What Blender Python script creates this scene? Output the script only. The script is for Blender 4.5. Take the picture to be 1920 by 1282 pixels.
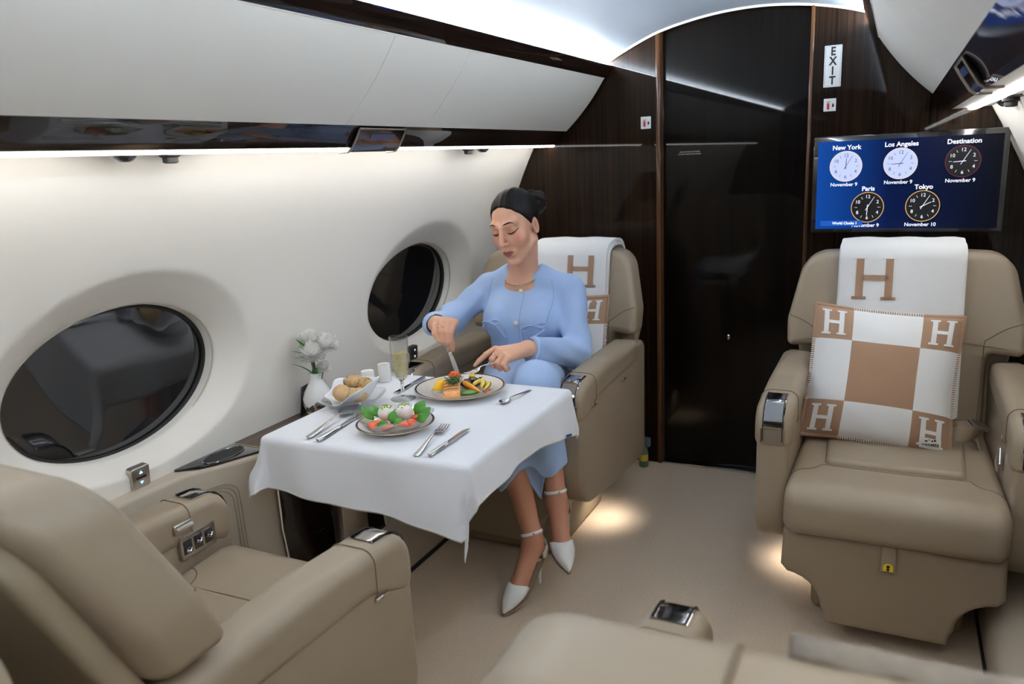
import bpy, bmesh, math, random
import numpy as np
from mathutils import Vector, Matrix, Euler
from mathutils.bvhtree import BVHTree

for o in list(bpy.data.objects):
    bpy.data.objects.remove(o)
scene = bpy.context.scene
COL = scene.collection
PI = math.pi

# ---------------------------------------------------------------- camera
cam_data = bpy.data.cameras.new('camera')
cam_data.sensor_width = 36.0
cam_data.lens = 36.0 * 1455 / 1920
cam_data.clip_start = 0.02
cam_data.dof.use_dof = True
cam_data.dof.focus_distance = 2.25
cam_data.dof.aperture_fstop = 4.5
cam = bpy.data.objects.new('camera', cam_data)
COL.objects.link(cam)
cam.matrix_world = Matrix(((0.8987, -0.0573, 0.4348, 0.57),
                           (0.4359, 0.2257, -0.8712, 0.0),
                           (-0.0482, 0.9725, 0.2279, 1.35),
                           (0, 0, 0, 1)))
scene.camera = cam

# ---------------------------------------------------------------- world, exposure
world = bpy.data.worlds.new('world')
scene.world = world
world.use_nodes = True
world.node_tree.nodes['Background'].inputs[0].default_value = (0.30, 0.33, 0.38, 1)
world.node_tree.nodes['Background'].inputs[1].default_value = 0.02
scene.view_settings.view_transform = 'Standard'
scene.view_settings.look = 'None'
scene.view_settings.gamma = 1.0
scene.view_settings.use_curve_mapping = False
scene.view_settings.exposure = 0.78
COVE_LED = 72.0      # ceiling cove strips
WASH_LED = 9.0      # strips under the bins
scene.cycles.max_bounces = 8
scene.cycles.caustics_reflective = False
scene.cycles.caustics_refractive = False

# ---------------------------------------------------------------- helpers
def tag(o, label=None, cat=None, group=None, kind=None):
    if label: o['label'] = label
    if cat: o['category'] = cat
    if group: o['group'] = group
    if kind: o['kind'] = kind
    return o

def empty(name, loc=(0, 0, 0), rz=0.0, label=None, cat=None, group=None):
    o = bpy.data.objects.new(name, None)
    o.empty_display_size = 0.05
    COL.objects.link(o)
    o.location = loc
    o.rotation_euler = (0, 0, rz)
    return tag(o, label, cat, group)

def link_mesh(name, me, mat, parent=None, angle=40.0, smooth=True):
    if mat is not None and not me.materials:
        for m in (mat if isinstance(mat, (list, tuple)) else [mat]):
            me.materials.append(m)
    if smooth:
        me.polygons.foreach_set('use_smooth', [True] * len(me.polygons))
        me.set_sharp_from_angle(angle=math.radians(angle))
    o = bpy.data.objects.new(name, me)
    COL.objects.link(o)
    if parent is not None:
        o.parent = parent
    return o

class MB:
    """collects verts / faces for one mesh"""
    def __init__(s):
        s.v = []; s.f = []; s.m = []
    def add(s, verts, faces, mi=0, M=None):
        b = len(s.v)
        if M is not None:
            verts = [M @ Vector(p) for p in verts]
        s.v.extend([tuple(p) for p in verts])
        for f in faces:
            s.f.append(tuple(b + i for i in f)); s.m.append(mi)
        return s
    def mesh(s, name='mesh', recalc=True):
        me = bpy.data.meshes.new(name)
        me.from_pydata(s.v, [], s.f)
        me.polygons.foreach_set('material_index', s.m)
        if recalc:
            bm = bmesh.new(); bm.from_mesh(me)
            bmesh.ops.recalc_face_normals(bm, faces=bm.faces)
            bm.to_mesh(me); bm.free()
        me.update()
        return me
    def build(s, name, mat, parent=None, angle=40.0, smooth=True, recalc=True):
        return link_mesh(name, s.mesh(name, recalc), mat, parent, angle, smooth)
    # --- shapes
    def box(s, x0, x1, y0, y1, z0, z1, mi=0, M=None):
        v = [(x, y, z) for z in (z0, z1) for y in (y0, y1) for x in (x0, x1)]
        f = [(0, 2, 3, 1), (4, 5, 7, 6), (0, 1, 5, 4), (2, 6, 7, 3), (0, 4, 6, 2), (1, 3, 7, 5)]
        return s.add(v, f, mi, M)
    def rbox(s, x0, x1, y0, y1, z0, z1, r=0.005, seg=3, mi=0, M=None):
        bm = bmesh.new()
        bmesh.ops.create_cube(bm, size=1)
        for v in bm.verts:
            v.co = Vector(((x0 + x1) / 2 + v.co.x * (x1 - x0), (y0 + y1) / 2 + v.co.y * (y1 - y0), (z0 + z1) / 2 + v.co.z * (z1 - z0)))
        bmesh.ops.bevel(bm, geom=bm.edges[:], offset=r, segments=seg, profile=0.5, affect='EDGES')
        bm.verts.index_update()
        s.add([v.co[:] for v in bm.verts], [[v.index for v in f.verts] for f in bm.faces], mi, M)
        bm.free(); return s
    def rings(s, rings, close=True, cap0=False, cap1=False, mi=0, M=None):
        n = len(rings[0]); v = [p for r in rings for p in r]; f = []
        for i in range(len(rings) - 1):
            for j in range(n if close else n - 1):
                k = (j + 1) % n
                f.append((i * n + j, i * n + k, (i + 1) * n + k, (i + 1) * n + j))
        if cap0: f.append(tuple(range(n - 1, -1, -1)))
        if cap1: f.append(tuple(range((len(rings) - 1) * n, len(rings) * n)))
        return s.add(v, f, mi, M)
    def lathe(s, prof, seg=32, mi=0, M=None, cap0=True, cap1=True):
        rg = [[(r * math.cos(2 * PI * j / seg), r * math.sin(2 * PI * j / seg), z) for j in range(seg)] for r, z in prof]
        return s.rings(rg, True, cap0, cap1, mi, M)
    def tube(s, pts, rad, seg=8, mi=0, M=None, caps=True, flat=None, close=False):
        pts = [Vector(p) for p in pts]; n = len(pts)
        rr = rad if isinstance(rad, (list, tuple)) else [rad] * n
        rings = []; up = None
        for i, p in enumerate(pts):
            if close: t = pts[(i + 1) % n] - pts[i - 1]
            else: t = pts[min(i + 1, n - 1)] - pts[max(i - 1, 0)]
            t.normalize()
            if up is None:
                up = Vector((0, 0, 1)) if abs(t.z) < 0.9 else Vector((0, 1, 0))
            up = up - t * up.dot(t); up.normalize()
            sd = t.cross(up)
            a, b = rr[i], rr[i]
            if flat: a, b = rr[i] * flat[0], rr[i] * flat[1]
            rings.append([p + sd * (a * math.cos(2 * PI * j / seg)) + up * (b * math.sin(2 * PI * j / seg)) for j in range(seg)])
        if close: rings.append(rings[0])
        return s.rings(rings, True, caps and not close, caps and not close, mi, M)
    def ball(s, c, r, seg=16, rg=10, mi=0, M=None):
        rx, ry, rz = r if isinstance(r, (list, tuple)) else (r, r, r)
        rings = []
        for i in range(rg + 1):
            t = PI * i / rg; t = min(max(t, 0.02), PI - 0.02)
            rings.append([(c[0] + rx * math.sin(t) * math.cos(2 * PI * j / seg), c[1] + ry * math.sin(t) * math.sin(2 * PI * j / seg), c[2] - rz * math.cos(t)) for j in range(seg)])
        return s.rings(rings, True, True, True, mi, M)
    def slab(s, outline, w0, w1, r, fn, seg=5, bulge0=0.0, bulge1=0.0, mi=0, r0=None):
        """closed 2-D outline extruded from w0 to w1 with rounded rims; fn(u, v, w) -> xyz"""
        P = [Vector((p[0], p[1])) for p in outline]; n = len(P)
        area = sum(P[i].x * P[(i + 1) % n].y - P[(i + 1) % n].x * P[i].y for i in range(n))
        if area < 0: P.reverse()
        N = []
        for i in range(n):
            a = (P[i] - P[i - 1]).normalized(); b = (P[(i + 1) % n] - P[i]).normalized()
            na = Vector((a.y, -a.x)); nb = Vector((b.y, -b.x))
            m = na + nb
            if m.length < 1e-6: m = na
            m.normalize(); N.append(m / max(0.5, m.dot(na)))
        c = sum(P, Vector((0, 0))) / n
        def ring(off, w): return [fn(P[i].x - N[i].x * off, P[i].y - N[i].y * off, w) for i in range(n)]
        def cap(w, rr, sc, bl): 
            q = [P[i] - N[i] * rr for i in range(n)]
            return [fn(c.x + (p.x - c.x) * sc, c.y + (p.y - c.y) * sc, w + bl * (1 - sc ** 2.2)) for p in q]
        ra = r if r0 is None else r0
        R = []
        if bulge0:
            for sc in (0.08, 0.35, 0.6, 0.8, 0.93): R.append(cap(w0, ra, sc, -bulge0))
        for k in range(seg + 1):
            a = PI / 2 * k / seg
            R.append(ring(ra * (1 - math.sin(a)), w0 + ra * (1 - math.cos(a))))
        for k in range(seg, -1, -1):
            a = PI / 2 * k / seg
            R.append(ring(r * (1 - math.sin(a)), w1 - r * (1 - math.cos(a))))
        if bulge1:
            for sc in (0.93, 0.8, 0.6, 0.35, 0.08): R.append(cap(w1, r, sc, bulge1))
        return s.rings(R, True, True, True, mi)

def rpoly(corners, seg=6):
    """corners: (x, y, radius) -> polygon with arcs at the corners"""
    out = []; n = len(corners)
    for i in range(n):
        p = Vector(corners[i][:2]); r = corners[i][2]
        a = Vector(corners[i - 1][:2]) - p; b = Vector(corners[(i + 1) % n][:2]) - p
        if r <= 1e-6: out.append(tuple(p)); continue
        la, lb = a.length, b.length; a.normalize(); b.normalize()
        ang = math.acos(max(-1, min(1, a.dot(b))))
        d = min(r / math.tan(ang / 2), la * 0.49, lb * 0.49); rr = d * math.tan(ang / 2)
        c = p + (a + b).normalized() * (rr / math.sin(ang / 2))
        s0 = p + a * d - c; s1 = p + b * d - c
        t0 = math.atan2(s0.y, s0.x); t1 = math.atan2(s1.y, s1.x)
        dt = (t1 - t0 + PI) % (2 * PI) - PI
        for k in range(seg + 1):
            t = t0 + dt * k / seg
            out.append((c.x + rr * math.cos(t), c.y + rr * math.sin(t)))
    return out

def bez(pts, n=24):
    """Catmull-Rom through the points"""
    P = [Vector(p) for p in pts]; P = [P[0] * 2 - P[1]] + P + [P[-1] * 2 - P[-2]]
    out = []
    m = len(P) - 3
    for i in range(m):
        k = max(2, n // m)
        for j in range(k):
            t = j / k
            a, b, c, d = P[i:i + 4]
            out.append(0.5 * ((2 * b) + (c - a) * t + (2 * a - 5 * b + 4 * c - d) * t * t + (3 * b - a - 3 * c + d) * t ** 3))
    out.append(P[-2]); return out

def bvh_of(o):
    me = o.data
    return BVHTree.FromPolygons([v.co.copy() for v in me.vertices], [p.vertices[:] for p in me.polygons])

def seam(name, o, pts, direction, mat, r=0.0016, parent=None, n=40, lift=0.0004):
    """a stitched seam: thin line pressed on the surface of mesh o (in o's own coordinates)"""
    t = bvh_of(o); out = []
    d = Vector(direction).normalized()
    for p in bez(pts, n):
        h = t.ray_cast(p - d * 0.6, d)
        if h[0] is not None: out.append(h[0] + h[1] * lift)
    if len(out) < 2: return None
    return MB().tube(out, r, 6).build(name, mat, parent or o)

# ---------------------------------------------------------------- materials
def mat(name, col, rough=0.5, metal=0.0, coat=0.0, spec=0.5, bump=0.0, bscale=200.0, var=0.0, vscale=8.0,
        trans=0.0, ior=1.45, sss=0.0, emit=None, estr=0.0, sheen=0.0, alpha=1.0, coat_r=0.03):
    m = bpy.data.materials.new(name); m.use_nodes = True
    nt = m.node_tree; b = nt.nodes['Principled BSDF']; I = b.inputs
    I['Base Color'].default_value = (*col, 1); I['Roughness'].default_value = rough; I['Metallic'].default_value = metal
    I['Coat Weight'].default_value = coat; I['Coat Roughness'].default_value = coat_r
    I['Specular IOR Level'].default_value = spec; I['IOR'].default_value = ior
    I['Transmission Weight'].default_value = trans; I['Alpha'].default_value = alpha
    if sss: I['Subsurface Weight'].default_value = sss; I['Subsurface Radius'].default_value = (0.012, 0.005, 0.003); I['Subsurface Scale'].default_value = 1.0
    if sheen: I['Sheen Weight'].default_value = sheen
    if emit: I['Emission Color'].default_value = (*emit, 1); I['Emission Strength'].default_value = estr
    tc = nt.nodes.new('ShaderNodeTexCoord')
    if bump:
        n = nt.nodes.new('ShaderNodeTexNoise'); n.inputs['Scale'].default_value = bscale; n.inputs['Detail'].default_value = 3
        nt.links.new(tc.outputs['Object'], n.inputs['Vector'])
        bp = nt.nodes.new('ShaderNodeBump'); bp.inputs['Strength'].default_value = bump; bp.inputs['Distance'].default_value = 0.002
        nt.links.new(n.outputs['Fac'], bp.inputs['Height']); nt.links.new(bp.outputs['Normal'], I['Normal'])
    if var:
        n = nt.nodes.new('ShaderNodeTexNoise'); n.inputs['Scale'].default_value = vscale; n.inputs['Detail'].default_value = 4
        nt.links.new(tc.outputs['Object'], n.inputs['Vector'])
        r = nt.nodes.new('ShaderNodeValToRGB')
        r.color_ramp.elements[0].position = 0.3; r.color_ramp.elements[1].position = 0.7
        r.color_ramp.elements[0].color = (*[c * (1 - var) for c in col], 1)
        r.color_ramp.elements[1].color = (*[min(1, c * (1 + var)) for c in col], 1)
        nt.links.new(n.outputs['Fac'], r.inputs['Fac']); nt.links.new(r.outputs['Color'], I['Base Color'])
    return m

def wood_mat(name, c0, c1, rough=0.35, coat=1.0, stretch=(150, 150, 1.2), coat_r=0.02):
    m = bpy.data.materials.new(name); m.use_nodes = True
    nt = m.node_tree; b = nt.nodes['Principled BSDF']
    tc = nt.nodes.new('ShaderNodeTexCoord'); mp = nt.nodes.new('ShaderNodeMapping')
    mp.inputs['Scale'].default_value = stretch
    nt.links.new(tc.outputs['Object'], mp.inputs['Vector'])
    n = nt.nodes.new('ShaderNodeTexNoise'); n.inputs['Scale'].default_value = 1.0; n.inputs['Detail'].default_value = 6; n.inputs['Roughness'].default_value = 0.65
    nt.links.new(mp.outputs['Vector'], n.inputs['Vector'])
    mp2 = nt.nodes.new('ShaderNodeMapping'); mp2.inputs['Scale'].default_value = tuple(s * 0.16 if s > 20 else s * 0.12 for s in stretch)
    nt.links.new(tc.outputs['Object'], mp2.inputs['Vector'])
    n2 = nt.nodes.new('ShaderNodeTexNoise'); n2.inputs['Scale'].default_value = 1.0; n2.inputs['Detail'].default_value = 3
    nt.links.new(mp2.outputs['Vector'], n2.inputs['Vector'])
    mx = nt.nodes.new('ShaderNodeMath'); mx.operation = 'MULTIPLY_ADD'; mx.inputs[1].default_value = 0.75
    ml = nt.nodes.new('ShaderNodeMath'); ml.operation = 'MULTIPLY'; ml.inputs[1].default_value = 0.25
    nt.links.new(n2.outputs['Fac'], ml.inputs[0]); nt.links.new(n.outputs['Fac'], mx.inputs[0]); nt.links.new(ml.outputs[0], mx.inputs[2])
    r = nt.nodes.new('ShaderNodeValToRGB'); r.color_ramp.elements[0].position = 0.36; r.color_ramp.elements[1].position = 0.66
    r.color_ramp.elements[0].color = (*c0, 1); r.color_ramp.elements[1].color = (*c1, 1)
    nt.links.new(mx.outputs[0], r.inputs['Fac']); nt.links.new(r.outputs['Color'], b.inputs['Base Color'])
    b.inputs['Specular IOR Level'].default_value = 0.05
    b.inputs['Roughness'].default_value = rough; b.inputs['Coat Weight'].default_value = coat; b.inputs['Coat Roughness'].default_value = coat_r
    return m

def srgb(r, g, b):
    f = lambda c: (c / 255 / 12.92) if c / 255 <= 0.04045 else ((c / 255 + 0.055) / 1.055) ** 2.4
    return (f(r), f(g), f(b))

M = {}
M['leather'] = mat('beige_leather', srgb(156, 140, 119), 0.36, bump=0.10, bscale=420, var=0.03, vscale=5, spec=0.4)
M['leather_edge'] = mat('seam_thread', srgb(120, 104, 84), 0.7)
M['side_leather'] = mat('side_panel_leather', srgb(184, 172, 154), 0.45, bump=0.08, bscale=420, spec=0.4)
M['shell'] = mat('seat_shell', srgb(150, 135, 112), 0.5, spec=0.3)
M['wall'] = mat('cream_wall_vinyl', srgb(240, 236, 228), 0.55, bump=0.06, bscale=260, spec=0.3)
M['bin'] = mat('bin_door_paint', srgb(226, 225, 220), 0.45, spec=0.35)
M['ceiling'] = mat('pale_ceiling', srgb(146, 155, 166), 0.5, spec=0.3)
M['wood'] = wood_mat('dark_gloss_veneer', srgb(5, 3, 2), srgb(46, 30, 18), coat=0.30)
M['wood_door'] = wood_mat('door_gloss_veneer', srgb(3, 2, 1), srgb(20, 14, 10), coat=0.30)
M['wood_dark'] = wood_mat('bin_rail_veneer', srgb(14, 10, 9), srgb(40, 27, 21), stretch=(90, 2.0, 90))
M['wood_ledge'] = wood_mat('ledge_veneer', srgb(58, 44, 36), srgb(108, 86, 70), rough=0.4, coat=0.5, stretch=(110, 3.0, 110), coat_r=0.12)
M['lit_edge_wood'] = wood_mat('post_lit_edge_veneer', srgb(60, 38, 24), srgb(120, 82, 52), coat=0.6)  # lighter copy of the bulkhead veneer, light caught by the post edges painted in
M['carpet'] = mat('beige_carpet', srgb(212, 190, 164), 0.95, bump=0.9, bscale=330, var=0.16, vscale=260, spec=0.1, sheen=0.2)
M['chrome'] = mat('polished_chrome', (0.72, 0.72, 0.73), 0.08, metal=1)
M['satin'] = mat('satin_nickel', (0.50, 0.47, 0.43), 0.28, metal=1)
M['steel'] = mat('cutlery_steel', (0.78, 0.78, 0.79), 0.13, metal=1)
M['cap'] = mat('dark_chrome', (0.42, 0.40, 0.38), 0.10, metal=1)
M['gold'] = mat('pale_gold', (0.80, 0.66, 0.42), 0.25, metal=1)
M['black'] = mat('black_gloss', (0.008, 0.008, 0.009), 0.12, coat=1)
M['black_matte'] = mat('black_matte', (0.012, 0.012, 0.012), 0.55)
M['white'] = mat('white_plain', srgb(235, 235, 233), 0.5)
def thin_glass(name, tint=(0.97, 0.98, 0.98), ior=1.45, k=1.0):
    """thin-walled clear glass: see-through with Fresnel reflections"""
    m = bpy.data.materials.new(name); m.use_nodes = True; nt = m.node_tree
    nt.nodes.remove(nt.nodes['Principled BSDF'])
    t = nt.nodes.new('ShaderNodeBsdfTransparent'); t.inputs[0].default_value = (*tint, 1)
    g = nt.nodes.new('ShaderNodeBsdfGlossy'); g.inputs['Roughness'].default_value = 0.03
    lw = nt.nodes.new('ShaderNodeLayerWeight'); lw.inputs['Blend'].default_value = 0.5
    pw = nt.nodes.new('ShaderNodeMath'); pw.operation = 'POWER'; pw.inputs[1].default_value = 3.0; nt.links.new(lw.outputs['Facing'], pw.inputs[0])
    f = nt.nodes.new('ShaderNodeMath'); f.operation = 'MULTIPLY_ADD'; f.inputs[1].default_value = (ior - 1) * 1.3; f.inputs[2].default_value = 0.10; nt.links.new(pw.outputs[0], f.inputs[0])
    mx = nt.nodes.new('ShaderNodeMixShader')
    nt.links.new(f.outputs[0], mx.inputs[0]); nt.links.new(t.outputs[0], mx.inputs[1]); nt.links.new(g.outputs[0], mx.inputs[2])
    nt.links.new(mx.outputs[0], nt.nodes['Material Output'].inputs[0])
    return m
M['led'] = mat('cove_led', (1, 1, 1), 0.5, emit=(0.93, 0.97, 1.0), estr=COVE_LED)
M['wash'] = mat('wash_led', (1, 1, 1), 0.5, emit=(1.0, 0.985, 0.96), estr=WASH_LED)
# ================================================================ THE CABIN SHELL
YB = 3.20          # bulkhead plane
Y0 = -2.2          # aft end, behind the camera
def xw(z): return 1.09 - 0.34 * (z - 0.6) ** 2       # half width of the cabin at height z

# floor
m = MB(); m.box(-1.12, 1.12, Y0, 3.6, -0.03, 0.0)
floor = tag(m.build('floor', M['carpet'], smooth=False), kind='structure')

# walls with oval, dished window openings
WIN_Z = 0.862
WIN_Y = [2.535, 1.225, -0.085, -1.395]
def wall(side, name):
    sg = -1 if side == 'left' else 1
    mb = MB(); nseg = 96
    edges = [YB + 0.02] + [(WIN_Y[i] + WIN_Y[i + 1]) / 2 for i in range(3)] + [Y0]
    za, zb = 0.56, 1.47
    for w in range(4):
        cy = WIN_Y[w]; ya, yb = edges[w + 1], edges[w]
        rings = []
        ang = [2 * PI * j / nseg for j in range(nseg)]
        def ell(a, ry, rz): return (cy + ry * math.cos(a), WIN_Z + rz * math.sin(a))
        def rect(a):
            c, s_ = math.cos(a), math.sin(a) * 0.72
            k = []
            if c > 1e-9: k.append((yb - cy) / c)
            if c < -1e-9: k.append((ya - cy) / c)
            if s_ > 1e-9: k.append((zb - WIN_Z) / s_)
            if s_ < -1e-9: k.append((za - WIN_Z) / s_)
            t = min(k); return (cy + c * t, WIN_Z + s_ * t)
        def P(q, rec): return (sg * (xw(q[1]) + rec), q[0], q[1])
        # from the glass outwards: (ry, rz, depth)
        prof = [(0.292, 0.190, 0.098), (0.294, 0.192, 0.066), (0.296, 0.194, 0.060), (0.300, 0.198, 0.0545), (0.310, 0.209, 0.046), (0.325, 0.226, 0.033), (0.345, 0.245, 0.020), (0.362, 0.261, 0.0095), (0.372, 0.271, 0.0035), (0.380, 0.279, 0.0008), (0.390, 0.288, 0.0)]
        def ell2(a, ry, rz):
            k = (ry - 0.285) / 0.105
            return ell(a, ry, rz - (max(0, k) * 0.055 if math.sin(a) < 0 else 0) * abs(math.sin(a)))
        for ry, rz, d in prof: rings.append([P(ell2(a, ry, rz), d) for a in ang])
        for t in (0.15, 0.35, 0.6, 0.8, 1.0):
            rg = []
            for a in ang:
                e = ell2(a, 0.390, 0.288); r_ = rect(a)
                rg.append(P((e[0] + (r_[0] - e[0]) * t, e[1] + (r_[1] - e[1]) * t), 0.0))
            rings.append(rg)
        # snap the rectangle's corners so that neighbouring patches meet
        for cn in ((ya, za), (ya, zb), (yb, za), (yb, zb)):
            j = min(range(nseg), key=lambda j: (rings[-1][j][1] - cn[0]) ** 2 + (rings[-1][j][2] - cn[1]) ** 2)
            rings[-1][j] = P(cn, 0.0)
        mb.rings(rings)
    return tag(mb.build(name, M['wall'], angle=50), kind='structure')
wall_left = wall('left', 'wall_left')
wall_right = wall('right', 'wall_right')

# windows: outer pane, inner pane, dark gasket ring
M['pane'] = mat('dark_window_pane', (0.010, 0.011, 0.013), 0.03, coat=1.0, spec=0.6)
M['inner_pane'] = mat('clear_inner_pane', (0.9, 0.92, 0.95), 0.0, trans=1.0, ior=1.15)
M['gasket'] = mat('window_gasket', srgb(190, 184, 172), 0.35)
wn = 0
for side in (-1, 1):
    for cy in WIN_Y:
        wn += 1
        def disc(ry, rz, off, n=64):
            c = []
            for rr in (0.02, 0.35, 0.7, 1.0):
                c.append([(side * (xw(WIN_Z + rz * rr * math.sin(a)) + off), cy + ry * rr * math.cos(a), WIN_Z + rz * rr * math.sin(a)) for a in [2 * PI * j / n for j in range(n)]])
            return c
        w = MB().rings(disc(0.296, 0.194, 0.094), cap0=True).build('window_%d' % wn, M['pane'])
        tag(w, kind='structure')
        g = MB()
        pts = [(side * (xw(WIN_Z + 0.187 * math.sin(a)) + 0.090), cy + 0.289 * math.cos(a), WIN_Z + 0.187 * math.sin(a)) for a in [2 * PI * j / 72 for j in range(72)]]
        g.tube(pts, 0.006, 8, close=True); g.build('gasket', M['black_matte'], w)
        g = MB()
        pts = [(side * (xw(WIN_Z + 0.195 * math.sin(a)) + 0.060), cy + 0.297 * math.cos(a), WIN_Z + 0.195 * math.sin(a)) for a in [2 * PI * j / 72 for j in range(72)]]
        g.tube(pts, 0.0030, 8, close=True); g.build('rim', M['gasket'], w)

# ceiling vault (measured arc) and flat skins above the bins
ARC = [(-0.565, 1.695), (-0.535, 1.716), (-0.45, 1.760), (-0.302, 1.819), (-0.118, 1.855), (0.05, 1.866), (0.2, 1.856), (0.33, 1.833), (0.436, 1.803), (0.5, 1.772), (0.535, 1.745)]
arc = [(p.x, p.y) for p in bez([Vector((x, z, 0)) for x, z in ARC], 60)]
m = MB()
m.rings([[(x, Y0, z) for x, z in arc], [(x, YB + 0.04, z) for x, z in arc]], close=False)
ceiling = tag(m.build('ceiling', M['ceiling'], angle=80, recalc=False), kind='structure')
# outer skins closing the shell above the bins
m = MB()
def roofq(pts): m.rings([[(x, Y0, z) for x, z in pts], [(x, 3.6, z) for x, z in pts]], close=False)
roofq([(-1.13, -0.03), (-1.26, 0.6), (-1.24, 1.05), (-1.0, 1.60), (-0.6, 1.90), (0.0, 1.98), (0.6, 1.90), (1.0, 1.60), (1.24, 1.05), (1.26, 0.6), (1.13, -0.03)])
m.build('trim_1', M['black_matte'], smooth=False, recalc=False)['kind'] = 'structure'
# rear closure behind the camera
m = MB(); m.box(-1.25, 1.25, Y0 - 0.05, Y0, 0, 1.95)
tag(m.build('wall_rear', M['wood'], smooth=False), kind='structure')

# pale bead where the vault meets the bulkhead
m = MB(); m.tube([(x, YB - 0.012, z - 0.003) for x, z in arc], 0.006, 6)
tag(m.build('trim_2', M['bin']), kind='structure')

# bulkhead: left panel, right panel, lintel over the door, door set back between them
DL, DR = -0.300, 0.255
def panel(x0, x1, y, th, mm, name):
    xs = np.linspace(x0, x1, 24)
    def top(x):
        if x < arc[0][0]: return 1.70
        if x > arc[-1][0]: return 1.74
        return float(np.interp(x, [a for a, b in arc], [b for a, b in arc])) + 0.004
    mb = MB()
    out = [(x0, 0.0), (x1, 0.0)] + [(x, top(x)) for x in xs[::-1]]
    n = len(out)
    v = [(a, y, b) for a, b in out] + [(a, y + th, b) for a, b in out]
    f = [tuple(range(n)), tuple(range(2 * n - 1, n - 1, -1))] + [(i, i + n, (i + 1) % n + n, (i + 1) % n) for i in range(n)]
    mb.add(v, f)
    return mb.build(name, mm, smooth=False)
wb = panel(-1.16, DL - 0.022, YB, 0.05, M['wood'], 'wall_back'); tag(wb, kind='structure')
wb2 = panel(DR + 0.012, 1.16, YB - 0.012, 0.06, M['wood'], 'panel', ); wb2.parent = wb
m = MB(); m.rbox(DL - 0.024, DL - 0.004, YB - 0.012, YB + 0.07, 0, 1.832, 0.006, 3)
m.build('post', M['lit_edge_wood'], wb)
m = MB(); m.rbox(DR, DR + 0.013, YB - 0.016, YB + 0.06, 0, 1.846, 0.004, 3)
m.build('post', M['lit_edge_wood'], wb)
door = panel(DL - 0.01, DR + 0.01, YB + 0.035, 0.03, M['wood_door'], 'door_1'); tag(door, kind='structure')
m = MB(); m.ball((-0.030, YB + 0.034, 0.585), (0.008, 0.004, 0.012), 12, 8); m.build('latch', M['chrome'], door)
m = MB(); m.rbox(DL - 0.004, DR, YB - 0.002, YB + 0.034, 0.0, 0.010, 0.003, 2); m.build('trim_3', M['chrome'])['kind'] = 'structure'

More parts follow.
